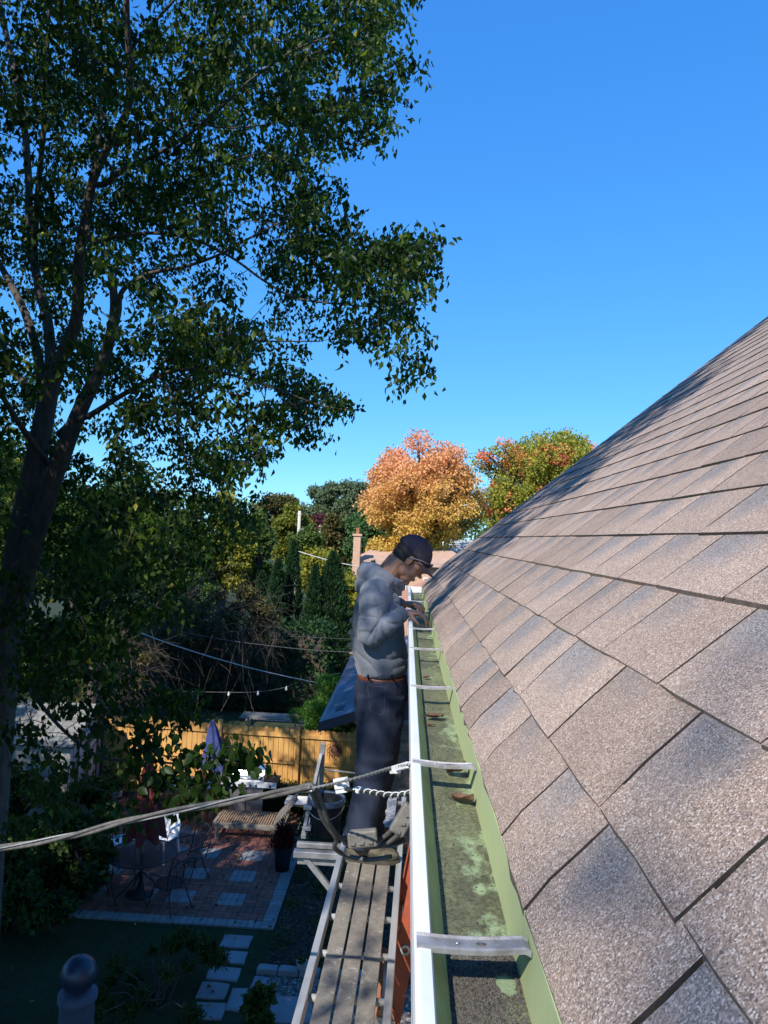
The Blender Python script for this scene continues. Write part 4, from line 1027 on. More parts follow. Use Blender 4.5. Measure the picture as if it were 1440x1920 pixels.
for q in (-1, 1):
    d = MB().box((sx1+.015, ym+q*.265, .83), (.03, .50, 1.50)).build('door', M['shed_w'], sd)
    for zz in (.12, 1.53): MB().box((sx1+.034, ym+q*.265, zz), (.012, .48, .07)).build('door_trim', M['shed_trim'], d)
    for e in (-1, 1): MB().box((sx1+.034, ym+q*.265+e*.215, .83), (.012, .06, 1.34)).build('door_trim', M['shed_trim'], d)
MB().bar((sx1+.05, sy0+.05, 1.62), (sx1+.05, sy1-.08, 1.66), .04, .05).build('door_rail', M['shed_w'], sd)
rf = MB()
for q, ye in ((-1, sy0-.14), (1, sy1+.14)):
    zz = ez-.09; vs = [(sx0-.1, ye, zz), (sx1+.14, ye, zz), (sx1+.14, ym, rz+.02), (sx0-.1, ym, rz+.02)]
    rf.add(vs+[(a, b, c-.03) for a, b, c in vs], [(0, 1, 2, 3), (7, 6, 5, 4), (0, 4, 5, 1), (1, 5, 6, 2), (3, 7, 4, 0)] if q < 0 else [(3, 2, 1, 0), (4, 5, 6, 7), (1, 5, 4, 0), (2, 6, 5, 1)])
rf = rf.build('roof', M['shed_trim'], sd)
ro2 = wloc(rf); sl_ = Vector((0, ym-sy0+.14, rz+.02-(ez-.09))); sL = sl_.length; slu = sl_.normalized(); nrm = Vector((0, -slu.z, slu.y))
shm = MB().add([(0, 0, 0.012), (.235, 0, .012), (.235, .15, .004), (0, .15, .004), (0, 0, 0), (.235, 0, 0)], [(0, 1, 2, 3), (4, 5, 1, 0), (1, 5, 2), (4, 0, 3)])
me = bpy.data.meshes.new('shed_shingle'); me.from_pydata(shm.v, [], shm.f); me.materials.append(M['shed_sh'])
rotx = math.atan2(slu.z, slu.y)
for r_ in range(int(sL/.14)+1):
    x = sx1+.13-.235-(.12 if r_ % 2 else 0)
    while x > sx0-.1:
        o = bpy.data.objects.new('shed_shingle', me); C.objects.link(o); o.parent = rf
        p = Vector((x, sy0-.14, ez-.09))+slu*(.14*r_-.005)+nrm*.003; o.location = p-ro2; o.rotation_euler = (rotx, 0, 0); x -= .245

# ================================================================ garage wing with low dark roof
M['brick'] = None
def brickmat():
    m, t, bs, out = newmat('brown_brick'); bs.inputs['Roughness'].default_value = .9
    co = coord(t); oi = N(t, 'ShaderNodeObjectInfo')
    c = ramp(t, oi.outputs['Random'], [(0, (.20, .10, .07)), (.5, (.27, .15, .10)), (1, (.33, .20, .14))])
    c = mixc(t, 1., c, ramp(t, noise_n(t, co, 25, 4), [(.3, (.8, .8, .8)), (.7, (1.1, 1.1, 1.1))]), 'MULTIPLY'); t.links.new(c, bs.inputs['Base Color']); return m
M['brick'] = brickmat(); M['mortar'] = pm('mortar', (.30, .28, .25), None, 20, .95)
ga = thing('garage', 'low brick garage wing with dark grey roof behind the man', 'garage', (1, 18, 0))
gx0, gyf, gyb, gze = -.85, 14.95, 22.6, 2.6
MB().box((1.6, (gyf+gyb)/2, 1.3), (4.9, gyb-gyf, 2.6)).build('wall', M['mortar'], ga)
bme = bpy.data.meshes.new('brick'); s = MB().box((0, 0, 0), (.203, .02, .062)); bme.from_pydata(s.v, [], s.f); bme.materials.append(M['brick'])
go = wloc(ga); cnt = 0
for r_ in range(34):
    z = .06+.0735*r_; x = gx0+.10+(.107 if r_ % 2 else 0)
    while x < .55 and cnt < 295:
        o = bpy.data.objects.new('brick', bme); C.objects.link(o); o.parent = ga; o.location = Vector((x, gyf-.004+random.uniform(-.002, .001), z))-go; x += .214; cnt += 1
M['groof'] = pm('dark_grey_roof_shingle', (.085, .095, .12), (.13, .145, .18), 3, .75, rnd=.35, bmp=.3, bscale=120)
M['dkfascia'] = pm('dark_fascia', (.035, .045, .07), None, 8, .35, 0, .05)
rx0, ry0, ry1, pit = -1.47, 14.52, 22.8, .36
s = MB(); vs = [(rx0, ry0, gze), (3.5, ry0, gze+pit*(3.5-rx0)), (3.5, ry1, gze+pit*(3.5-rx0)), (rx0, ry1, gze)]
s.add(vs+[(a, b, c-.12) for a, b, c in vs], [(0, 1, 2, 3), (7, 6, 5, 4), (0, 4, 5, 1), (1, 5, 6, 2), (2, 6, 7, 3), (3, 7, 4, 0)]); gr_ = s.build('roof', M['dkfascia'], ga)
go2 = wloc(gr_); s = MB().add([(0, 0, .008), (0, .98, .008), (.21, .98, .002), (.21, 0, .002), (0, 0, -.001), (0, .98, -.001)], [(3, 2, 1, 0), (0, 1, 5, 4), (3, 0, 4), (1, 2, 5)])
me = bpy.data.meshes.new('roof_shingle'); me.from_pydata(s.v, [], s.f); me.materials.append(M['groof'])
al = math.atan(pit); ca = math.cos(al)
for r_ in range(9):
    y = ry0-.02-(.5 if r_ % 2 else 0)
    while y < ry1:
        yy = max(y, ry0-.03)
        if y > ry0-.6:
            o = bpy.data.objects.new('roof_shingle', me); C.objects.link(o); o.parent = gr_; x = rx0+r_*.19*ca-.005
            o.location = Vector((x, max(y, ry0-.02), gze+(x-rx0)*pit+.003+.0006*(r_ % 2)))-go2; o.rotation_euler = (0, -al, 0)
        y += 1.0
MB().bar((rx0-.045, ry0-.01, gze-.05), (rx0-.045, ry1, gze-.05), .085, .09).build('gutter', M['dkfascia'], ga, bevel=.01)
s = MB(); s.add([(rx0-.09, ry0-.035, gze-.20), (3.5, ry0-.035, gze+pit*(3.5-rx0)-.18), (3.5, ry0-.035, gze+pit*(3.5-rx0)+.01), (rx0-.09, ry0-.035, gze-.01), (rx0-.09, ry0-.005, gze-.20), (3.5, ry0-.005, gze+pit*(3.5-rx0)-.18), (3.5, ry0-.005, gze+pit*(3.5-rx0)+.01), (rx0-.09, ry0-.005, gze-.01)],
      [(0, 1, 2, 3), (3, 2, 6, 7), (7, 6, 5, 4), (0, 3, 7, 4), (0, 4, 5, 1)]); s.build('front_fascia', M['dkfascia'], ga)

# ================================================================ garden furniture
M['teak'] = pm('weathered_teak', (.33, .21, .12), (.25, .16, .095), 14, .8, bmp=.3, bscale=80)
M['teak_g'] = pm('grey_weathered_wood', (.26, .23, .19), (.20, .18, .15), 14, .85, bmp=.3, bscale=80)
M['iron'] = pm('dark_wrought_iron', (.018, .018, .02), (.03, .03, .035), 20, .5, .3, 0)
ch = thing('chaise_lounge', 'slatted wooden lounger with raised backrest on the brick patio', 'lounger', (-2.9, 15.5, 0))
cx0, cx1, cyn, cyf = -3.62, -2.42, 15.05, 15.72
for yy in (cyn, cyf): MB().box(((cx0+cx1)/2+.1, yy, .31), (cx1-cx0+.22, .045, .10)).build('side_rail', M['teak_g'], ch, bevel=.004)
for xx in (cx0-.02, cx1+.20): MB().box((xx, (cyn+cyf)/2, .30), (.04, cyf-cyn-.05, .09)).build('end_rail', M['teak_g'], ch, bevel=.004)
for xx in (cx0+.07, cx1+.02):
    for yy in (cyn+.01, cyf-.01): MB().box((xx, yy, .135), (.075, .06, .27)).build('leg', M['teak_g'], ch, bevel=.004)
for k in range(24): MB().box((cx0+.03+k*.0505, (cyn+cyf)/2, .367), (.030, cyf-cyn+.01, .016)).build('slat', M['teak'], ch, bevel=.002)
Rb = Matrix.Rotation(-math.radians(50), 3, 'Y'); hb_ = Vector((cx1+.01, (cyn+cyf)/2, .375)); br_ = MB()
back = MB()
for yy in (-.30, .30): back.box(hb_+Rb @ Vector((.34, yy, 0)), (.70, .035, .04), Rb)
back = back.build('backrest', M['teak_g'], ch)
for k in range(13): MB().box(hb_+Rb @ Vector((.04+k*.052, 0, .024)), (.030, .58, .014), Rb).build('slat', M['teak_g'], back, bevel=.002)
# small low table with white top right of the lounger, near patio edge
t_ = thing('side_table', 'low wooden side table with white top beside the raised end of the lounger', 'table', (-2.05, 16.5, 0))
MB().box((-2.12, 16.25, .46), (.50, .46, .035)).build('top', M['white_pl'], t_, bevel=.004)
MB().box((-2.12, 16.25, .415), (.44, .40, .05)).build('apron', M['teak'], t_, bevel=.003)
for a in (-1, 1):
    for b in (-1, 1): MB().box((-2.12+a*.19, 16.25+b*.17, .20), (.045, .045, .40)).build('leg', M['teak'], t_, bevel=.003)
# wooden planter box near lounger end
pb = thing('planter_box', 'small square wooden planter box with a leafy plant beside the bucket bracket', 'planter', (-1.75, 15.0, 0))
for k in range(4): MB().box((-1.80, 14.72, .05+k*.085), (.30, .30, .075)).build('board', M['teak_g'], pb, bevel=.003)
c = np.array([(-1.80, 14.72, .38)])+rng.normal(0, 1, (260, 3))*[.12, .12, .13]; foliage('foliage', c, rng.normal(0, 1, (260, 3))+[0, 0, .8], .10, .045, M['leaf_dark'], pb, 15)
# tall dark pot with burgundy plant
dp = thing('potted_plant', 'tall black pot with spiky burgundy plant at the patio edge', 'potted plant', (-2.02, 13.9, 0))
MB().lathe([(.001, .002), (.125, .002), (.15, .24), (.175, .40), (.18, .42), (.16, .42), (.15, .38), (.001, .38)], (-2.03, 13.86, .03), 22, False).build('pot', M['black_pl'], dp, smooth=True)
M['burg'] = leafmat('burgundy_leaf', [(0, (.03, .012, .012)), (.5, (.10, .018, .02)), (1, (.24, .03, .035))], .35)
n = 900; th = rng.uniform(0, 6.28, n); r_ = rng.random(n)**.6; hz = rng.uniform(0, 1, n); rad = .22*(1-.7*hz)
c = np.stack([-2.03+rad*r_*np.cos(th), 13.86+rad*r_*np.sin(th), .42+hz*.36], 1); d = np.stack([np.cos(th)*.6, np.sin(th)*.6, rng.uniform(.2, 1.6, n)], 1)
foliage('foliage', c, d, rng.uniform(.08, .17, n), .022, M['burg'], dp, 17)
# table, chairs, umbrella
TX, TY = -4.23, 12.63
tb = thing('patio_table', 'round dark wrought iron patio table with a mesh top', 'table', (TX, TY, 0))
MB().tube([(TX+.57*math.cos(a), TY+.57*math.sin(a), .715) for a in np.linspace(0, 2*math.pi, 49)], .014, 6, False).build('rim', M['iron'], tb, smooth=True)
s = MB()
for k in range(-14, 15):
    q = k*.0385; w_ = math.sqrt(max(0, .565**2-q*q)); s.bar((TX+q, TY-w_, .715), (TX+q, TY+w_, .715), .021, .004); s.bar((TX-w_, TY+q, .7195), (TX+w_, TY+q, .7195), .021, .004)
s = s.build('mesh_top', M['iron'], tb); s['kind'] = 'stuff'
MB().tube([(TX, TY, .70), (TX, TY, .05)], .028, 10).build('column', M['iron'], tb, smooth=True)
for k in range(4):
    a = k*math.pi/2+.6; u_ = Vector((math.cos(a), math.sin(a), 0)); b0 = Vector((TX, TY, 0))
    MB().tube(smoothpath([b0+u_*.03+Vector((0, 0, .40)), b0+u_*.22+Vector((0, 0, .20)), b0+u_*.34+Vector((0, 0, .09)), b0+u_*.42+Vector((0, 0, .042))], 5), .013, 6).build('leg', M['iron'], tb, smooth=True)
ub = thing('closed_umbrella', 'closed dark red umbrella standing through the iron patio table', 'umbrella', (TX, TY, .04))
M['redc'] = pm('dark_red_canvas', (.15, .022, .018), (.10, .015, .014), 14, .9)
MB().lathe([(.22, .036), (.22, .08), (.06, .11), (.03, .25)], (TX, TY, 0), 24).build('base', M['iron'], ub, smooth=True)
top_ = Vector((TX+.03, TY, 2.35)); MB().tube([(TX, TY, .1), top_], .019, 8).build('pole', M['teak'], ub, smooth=True)
def closed_canopy(cx, cy, zb, zt, rb, mat, parent, fold=8, seed=0, lean=(0, 0)):
    vs = []; fs = []; n = fold*6; m = 12; r_ = random.Random(seed); ph = [r_.uniform(-.3, .3) for _ in range(fold)]
    for i in range(m+1):
        f = i/m; rr = rb*(1-f)**.75*.92+.03
        for k in range(n):
            a = 2*math.pi*k/n; q = abs(math.sin(a*fold/2+.3)); zz = zb+(zt-zb)*f + (1-f)**3*.14*(1-q)*(1 if True else 0)
            rad = rr*(.50+.50*q)*(1+.12*math.sin(a+seed+f*2)); vs.append((cx+lean[0]*f+rad*math.cos(a), cy+lean[1]*f+rad*math.sin(a), zz))
    for i in range(m):
        for k in range(n): fs.append((i*n+k, i*n+(k+1) % n, (i+1)*n+(k+1) % n, (i+1)*n+k))
    fs.append(tuple(m*n+k for k in range(n)))
    return MB().add(vs, fs).build('canopy', mat, parent, smooth=True)
closed_canopy(TX, TY, .93, 2.30, .36, M['redc'], ub, 7, 1, (.03, 0))
def wire_chair():
    t = thing('wire_chair', 'x', 'chair', (0, 0, 0), 'wrought iron chairs round the patio table')
    z = .43; R_ = .235
    pts = [(R_*math.cos(a), R_*math.sin(a), z) for a in np.linspace(0, 2*math.pi, 25)]
    MB().tube(pts, .011, 6, False).build('seat_ring', M['iron'], t, smooth=True)
    s = MB()
    for k in range(-6, 7):
        q = k*.034; w_ = math.sqrt(max(0, R_**2-q*q)); s.bar((q, -w_, z), (q, w_, z), .016, .004); s.bar((-w_, q, z+.0045), (w_, q, z+.0045), .016, .004)
    s = s.build('mesh_seat', M['iron'], t); s['kind'] = 'stuff'
    # back: arch leaning away (towards +y), spindles
    def bk_(x, f): return Vector((x*(1+.15*f), .19+.13*f+.10*(1-(x/.26)**2)*.3, z+f*.47))
    arch = [bk_(-.235, 0), bk_(-.25, .45), bk_(-.22, .80), bk_(-.12, .97), bk_(0, 1.02), bk_(.12, .97), bk_(.22, .80), bk_(.25, .45), bk_(.235, 0)]
    MB().tube(smoothpath(arch, 5), .011, 6).build('back_frame', M['iron'], t, smooth=True)
    for x in (-.17, -.11, -.055, 0, .055, .11, .17):
        hgt = 1.0-.9*(abs(x)/.25)**2.6*.35
        MB().tube([bk_(x*.7, 0)-Vector((0, .02, 0)), bk_(x, .5), bk_(x*.97, hgt)], .0055, 5).build('spindle', M['iron'], t, smooth=True)
    for q in (-1, 1):
        MB().tube(smoothpath([bk_(.25*q, .46), (.30*q, .12, .655), (.30*q, -.10, .65), (.27*q, -.17, .60), (.225*q, -.08, z)], 5), .010, 6).build('armrest', M['iron'], t, smooth=True)
        MB().tube(smoothpath([(.17*q, -.16, z), (.20*q, -.20, .25), (.235*q, -.25, .035)], 5), .011, 6).build('leg', M['iron'], t, smooth=True)
        MB().tube(smoothpath([(.16*q, .17, z), (.19*q, .22, .25), (.22*q, .31, .035)], 5), .011, 6).build('leg', M['iron'], t, smooth=True)
    return t
cps = [(-4.80, 12.23, math.radians(215), 'iron chair front left of the round table, cut by the shrub'), (-3.62, 12.26, math.radians(-40), 'iron chair at the near right of the round table'),
       (-3.62, 13.28, math.radians(-140)+math.pi*.0, 'iron chair behind the right edge of the round table'), (-4.82, 13.10, math.radians(140), 'iron chair behind the left side of the round table beside the red umbrella')]
c0 = wire_chair()
for i, (x, y, a, lab) in enumerate(cps):
    o = c0 if i == 0 else copy_tree(c0)
    dirv = Vector((x-TX, y-TY)); o.location = (x, y, 0); o.rotation_euler.z = math.atan2(dirv.y, dirv.x)-math.pi/2; o['label'] = lab
# white plastic chairs behind the umbrella
def plastic_chair(x, y, rz, lab):
    t = thing('plastic_chair', lab, 'chair', (0, 0, 0), 'white plastic chairs behind the red umbrella')
    s = MB(); n = 10; vs = []; fs = []
    for lay, off in enumerate((0, .012)):
        for i in range(9):
            f = i/8
            for j in range(n+1):
                a = (j/n-.5)*2
                vs.append((a*(.22+.02*f)*(1-.25*max(0, f-.6)**1.3/.3), .20+.12*f+.05*(1-a*a)+off, .42+f*.43-(a*a)*.10*f))
    K = 9*(n+1)
    for i in range(8):
        for j in range(n):
            a = i*(n+1)+j; fs.append((a, a+1, a+n+2, a+n+1)); fs.append((K+a, K+a+n+1, K+a+n+2, K+a+1))
    for i in range(8): fs.append((i*(n+1), (i+1)*(n+1), K+(i+1)*(n+1), K+i*(n+1))); fs.append((i*(n+1)+n, K+i*(n+1)+n, K+(i+1)*(n+1)+n, (i+1)*(n+1)+n))
    for j in range(n): a = 8*(n+1)+j; fs.append((a, a+1, K+a+1, K+a))
    s.add(vs, fs).build('backrest', M['white_pl'], t, smooth=True)
    MB().box((0, 0, .41), (.44, .44, .025)).build('seat', M['white_pl'], t, bevel=.01)
    for q in (-1, 1):
        MB().tube(smoothpath([(.24*q, .24, .62), (.27*q, .05, .64), (.27*q, -.18, .62), (.24*q, -.21, .42)], 5), [.02]*16, 6).build('armrest', M['white_pl'], t, smooth=True)
        for r_ in (-1, 1): MB().bar((.20*q, .20*r_, .41), (.235*q, .25*r_, .035), .035, .03, up=(0, 1, 0)).build('leg', M['white_pl'], t, bevel=.004)
    t.location = (x, y, 0); t.rotation_euler.z = rz; return t
plastic_chair(-4.98, 13.75, 2.2, 'white plastic chair showing left of the red umbrella'); plastic_chair(-4.35, 14.05, -.3, 'white plastic chair hidden behind the red umbrella canopy')
# grill
M['steel'] = pm('brushed_stainless', (.62, .64, .67), (.50, .52, .55), 20, .28, .85, .05)
M['blk'] = pm('black_enamel', (.015, .015, .018), None, 5, .4, 0, 0)
gl_ = thing('gas_grill', 'stainless gas grill with control knobs in front of the fence', 'grill', (-3.3, 16.3, 0))
gx, gy = -3.20, 16.28
MB().box((gx, gy, .42), (.74, .50, .72)).build('cabinet', M['blk'], gl_, bevel=.01)
for q in (-1, 1): MB().box((gx+q*.185, gy-.255, .42), (.35, .012, .64)).build('door', M['steel'], gl_, bevel=.004)
MB().box((gx-.02, gy, .83), (.82, .52, .09)).build('firebox', M['blk'], gl_, bevel=.01)
MB().box((gx-.0, gy-.30, .83), (1.30, .075, .12), Matrix.Rotation(-.35, 3, 'X')).build('control_panel', M['steel'], gl_, bevel=.006)
Rk = Matrix.Rotation(math.pi/2, 3, 'X')
for k, kx in enumerate((-.26, -.14, -.02, .10, .22, .52)): MB().lathe([(.024, 0), (.024, .012), (.017, .03), (.001, .031)], (gx+kx, gy-.345, .825), 12, False, Rk).build('knob', M['blk'], gl_, smooth=True)
lid = MB(); n = 10; pr = [(.25, .875), (.25, .93), (.235, 1.02), (.19, 1.10), (.12, 1.15), (.03, 1.165), (-.08, 1.15), (-.17, 1.10), (-.235, 1.0), (-.255, .93), (-.255, .875)]
vs = [(gx-.37, gy+b*1.0, c) for b, c in pr]+[(gx+.37, gy+b, c) for b, c in pr]; k = len(pr)
lid.add(vs, [(i, i+1, k+i+1, k+i) for i in range(k-1)]+[tuple(range(k-1, -1, -1)), tuple(range(k, 2*k))]); lid = lid.build('lid', M['steel'], gl_, bevel=.008)
MB().tube([(gx-.30, gy-.30, .955), (gx+.30, gy-.30, .955)], .013, 8).build('handle', M['steel'], lid, smooth=True)
for q in (-1, 1): MB().bar((gx+q*.27, gy-.30, .955), (gx+q*.27, gy-.24, .955), .02, .02).build('handle_post', M['steel'], lid)
for q in (-1, 1): MB().box((gx+q*.53, gy+.0, .875), (.26, .46, .03)).build('side_shelf', M['steel'] if q < 0 else M['black_pl'], gl_, bevel=.006)
for q in (-1, 1):
    for r_ in (-1, 1): MB().lathe([(.03, -.015), (.035, 0), (.03, .015)], (gx+q*.32, gy+r_*.2, .045), 10, True, Matrix.Rotation(math.pi/2, 3, 'Y')).build('caster', M['blk'], gl_)
# wooden table with blue umbrella left of the grill
wt = thing('wooden_table', 'wooden table with pale top left of the grill under the blue umbrella', 'table', (-4.35, 16.1, 0))
M['wood2'] = pm('red_brown_wood', (.34, .14, .07), (.26, .11, .06), 16, .6)
for k in range(5): MB().box((-4.50, 15.72+k*.185, .745), (1.25, .178, .03)).build('board', M['teak'] if k else M['wood2'], wt, bevel=.003)
MB().box((-4.50, 15.66, .69), (1.18, .03, .09)).build('apron', M['wood2'], wt, bevel=.003)
for a in (-1, 1):
    for b in (0, 1): MB().box((-4.50+a*.55, 15.74+b*.62, .365), (.07, .07, .73)).build('leg', M['wood2'], wt, bevel=.004)
MB().box((-4.35, 16.05, .765), (.9, .55, .008)).build('tabletop_cloth', M['whitepot'], wt)
bu = thing('blue_umbrella', 'closed blue umbrella leaning in front of the fence beside the grill', 'umbrella', (-3.95, 16.55, 0))
M['bluec'] = pm('blue_canvas', (.045, .062, .20), (.03, .042, .14), 12, .85)
bx, by = yp(400, 1400, 16.75)[:2]
MB().tube([(bx, by, 0), (bx-.03, by, 1.98)], .02, 8).build('pole', M['teak'], bu, smooth=True)
closed_canopy(bx+.10, by, .80, 1.94, .33, M['bluec'], bu, 6, 4, (-.15, 0))
MB().lathe([(.22, 0), (.22, .06), (.05, .09)], (bx, by, .03), 20).build('base', M['blk'], bu, smooth=True)
# pumpkin on the brick in front of the wooden table
pk_ = MB(); pc = yp(377, 1455, 15.5)
def pump(p): a = math.atan2(p.y, p.x); k = .88+.12*abs(math.cos(a*4.5)); return Vector((p.x*k, p.y*k, p.z*(.9)))
st_ = thing('pot_stand', 'small wooden stand under the orange pumpkin', 'stand', (pc[0], pc[1], 0))
MB().box((pc[0], pc[1], (pc[2]-.16)/2+.02), (.26, .26, max(.1, pc[2]-.14))).build('block', M['wood2'], st_, bevel=.01)
MB().box((pc[0], pc[1], max(.1, pc[2]-.14)+.03), (.30, .30, .02)).build('top', M['wood2'], st_, bevel=.004)
pz = max(.1, pc[2]-.14)+.04+.11
pp_ = thing('pumpkin', 'orange pumpkin seen through the leaves left of the grill', 'pumpkin', (pc[0], pc[1], pz-.1))
pk_.ell((pc[0], pc[1], pz), (.13, .13, .115), None, 36, 12, pump); pk_.build('fruit', pm('pumpkin_skin', (.62, .17, .03), (.50, .13, .02), 8, .5), pp_, smooth=True)
MB().tube([(pc[0], pc[1], pz+.09), (pc[0]+.02, pc[1], pz+.14)], [.018, .012], 6).build('stem', M['teak_g'], pp_)
# pot by the shed
sp = thing('plant_pot', 'grey pot with a leafy plant between the shed doors and the fence', 'plant pot', (-6.3, 16.7, 0))
MB().lathe([(.001, .01), (.13, .01), (.17, .30), (.185, .34), (.165, .34), (.15, .28), (.001, .28)], (-6.25, 16.6, 0), 20, False).build('pot', M['whitepot'], sp, smooth=True)
c = np.array([(-6.25, 16.6, .55)])+rng.normal(0, 1, (220, 3))*[.14, .14, .15]; foliage('foliage', c, rng.normal(0, 1, (220, 3))+[0, 0, .6], .12, .06, M['leaf_dark'], sp, 21)
# gazing ball on pedestal
bc = yp(148, 1826, 7.9)
gb = thing('gazing_ball', 'dark blue globe on a pedestal in the shaded bottom left corner', 'garden ornament', (bc[0], bc[1], 0))
MB().ell(bc, (.185, .185, .185), None, 32, 20).build('globe', pm('dark_blue_glazed', (.02, .035, .07), None, 4, .35, .0, 0), gb, smooth=True)
zt = bc[2]-.175
MB().lathe([(.24, 0), (.24, .08), (.20, .14), (.185, .3), (.175, zt-.12), (.20, zt-.08), (.20, zt-.02), (.12, zt)], (bc[0], bc[1], 0), 24).build('pedestal', pm('blue_grey_concrete', (.07, .09, .14), (.05, .065, .10), 10, .8), gb, smooth=True)
# picnic table beyond the fence
pc_ = thing('picnic_table', 'grey picnic table in the shade beyond the fence', 'picnic table', (-3.6, 22, 0))
qx, qy = -3.75, 22.3
for k in range(4): MB().box((qx, qy-.27+k*.18, .74), (1.9, .165, .04)).build('board', M['teak_g'], pc_, bevel=.004)
for q in (-1, 1):
    for k in range(2): MB().box((qx, qy+q*(.66+k*.15), .44), (1.9, .135, .04)).build('seat_board', M['teak_g'], pc_, bevel=.004)
    for r_ in (-1, 1): MB().bar((qx+q*.7, qy+r_*.62, .02), (qx+q*.7, qy+r_*.22, .72), .09, .04, up=(1, 0, 0)).build('leg', M['teak_g'], pc_)
    MB().box((qx+q*.7, qy, .40), (.04, 1.6, .09)).build('crossbeam', M['teak_g'], pc_)
# string lights and thin wires beyond the fence
M['wire'] = pm('pale_wire', (.55, .55, .52), None, 5, .6, 0, 0)
M['wired'] = pm('grey_wire', (.16, .16, .16), None, 5, .6, 0, 0)
M['bulb'] = pm('unlit_bulb', (.75, .75, .72), None, 5, .15, 0, 0)
sgp = [yp(u, v, Y) for u, v, Y in ((330, 1296, 23), (429, 1298, 22.5), (484, 1297, 22), (537, 1288, 21.5), (580, 1270, 21), (640, 1262, 20.6))]
sgt = thing('string_lights', 'thin wire with small unlit bulbs hanging in the dark behind the fence', 'string lights', sgp[1])
MB().tube(smoothpath(sgp, 6), .007, 4).build('wire', M['wired'], sgt)
for q in (1, 2, 3): MB().lathe([(.015, .02), (.016, -.01), (.038, -.06), (.034, -.10), (.001, -.115)], sgp[q], 10).build('bulb', M['bulb'], sgt, smooth=True)
def wire(pts, r, label, mat='wire', name='overhead_wire'):
    o = MB().tube(smoothpath([yp(*p) for p in pts], 8), r, 5).build(name, M[mat]); return tag(o, label, 'wire', 'wires crossing the yard')
wire([(252, 1182, 16), (310, 1204, 16.5), (400, 1233, 17.2), (500, 1260, 18), (610, 1283, 19), (700, 1296, 20)], .013, 'thick pale wire sagging from the tree towards the dark low roof')
wire([(250, 1166, 22), (400, 1196, 22.5), (500, 1210, 23), (600, 1220, 23.5), (700, 1224, 24)], .008, 'thin wire above the thick pale one in front of the conifers', 'wired')
wire([(320, 1176, 24), (450, 1188, 24.5), (560, 1194, 25), (700, 1200, 26)], .006, 'faintest thin wire, highest of the three crossing the conifers', 'wired')
wire([(560, 1034, 34), (600, 1046, 33.5), (640, 1056, 33), (700, 1068, 33)], .022, 'bright wire running from the pole past the yellow bush to the brick chimney')
wire([(-20, 1104, 13), (10, 1112, 13.2), (60, 1140, 13.5)], .006, 'short pale wire among the leaves at the left edge')
# ================================================================ vegetation
M['bark'] = pm('grey_brown_bark', (.11, .09, .075), (.06, .05, .042), 18, .95, bmp=1., bscale=26, stretch=(1, 1, .22), bdist=.03)
M['twig'] = pm('thin_twig', (.09, .07, .05), (.06, .045, .035), 20, .9, bmp=0)
M['elm'] = leafmat('tree_leaf', [(0, (.010, .024, .006)), (.4, (.026, .056, .011)), (.75, (.075, .125, .02)), (.95, (.15, .20, .03)), (1, (.34, .30, .05))], .50, .42, 1.7, .22)
M['elm_near'] = M['elm']
def grow(nodes, centres, par_step=.35, sag=.06, seed=0):
    """connect each leaf cluster to the nearest wood already there, nearest clusters first; returns branch polylines"""
    g_ = np.random.default_rng(seed); N0 = np.array(nodes); pos = list(N0); cen = np.array(centres)
    d = np.array([np.min(np.linalg.norm(N0-c, axis=1)) for c in cen]); order = np.argsort(d); br = []
    arr = np.zeros((len(N0)+len(cen)*8, 3)); arr[:len(N0)] = N0; cnt = len(N0)
    for i in order:
        c = cen[i]; dd = np.linalg.norm(arr[:cnt]-c, axis=1); j = int(np.argmin(dd+ .35*np.maximum(0, arr[:cnt, 2]-c[2]))); a = arr[j].copy(); L = dd[j]
        if L > 3.2: pass
        k = max(2, min(7, int(L/par_step)+1)); pts = [a]; off = g_.normal(0, .07*L, 3)
        for q in range(1, k+1):
            f = q/k; p = a+(c-a)*f+off*math.sin(math.pi*f); p[2] += sag*L*math.sin(math.pi*f)*1.8; pts.append(p); arr[cnt] = p; cnt += 1
        br.append((pts, L))
    return br
def tubes_np(brs, rfun, name, mat, parent, n=4):
    V = []; Fq = []; c0 = 0
    ang = np.arange(n)*2*math.pi/n
    for pts, r0, r1 in brs:
        P_ = np.array(pts); m = len(P_); t = np.gradient(P_, axis=0); t /= np.linalg.norm(t, axis=1, keepdims=True)+1e-9
        ref = np.array([0.31, .17, .93]) if abs(t[0, 2]) < .8 else np.array([1., .2, 0]); a = np.cross(t, ref); a /= np.linalg.norm(a, axis=1, keepdims=True)+1e-9; b = np.cross(t, a)
        r = np.linspace(r0, r1, m)[:, None, None]
        V.append((P_[:, None, :]+r*(a[:, None, :]*np.cos(ang)[None, :, None]+b[:, None, :]*np.sin(ang)[None, :, None])).reshape(-1, 3))
        i = np.arange(m-1)[:, None]*n; k = np.arange(n)[None, :]; k2 = (k+1) % n
        Fq.append((np.stack([i+k, i+k2, i+n+k2, i+n+k], -1).reshape(-1, 4))+c0); c0 += m*n
    return npmesh(name, np.concatenate(V), np.concatenate(Fq), mat, parent, smooth=True)
def in_poly(x, y, poly):
    r = np.zeros(len(x), bool); n = len(poly); j = n-1
    for i in range(n):
        xi, yi = poly[i]; xj, yj = poly[j]
        r ^= ((yi > y) != (yj > y)) & (x < (xj-xi)*(y-yi)/(yj-yi+1e-12)+xi); j = i
    return r
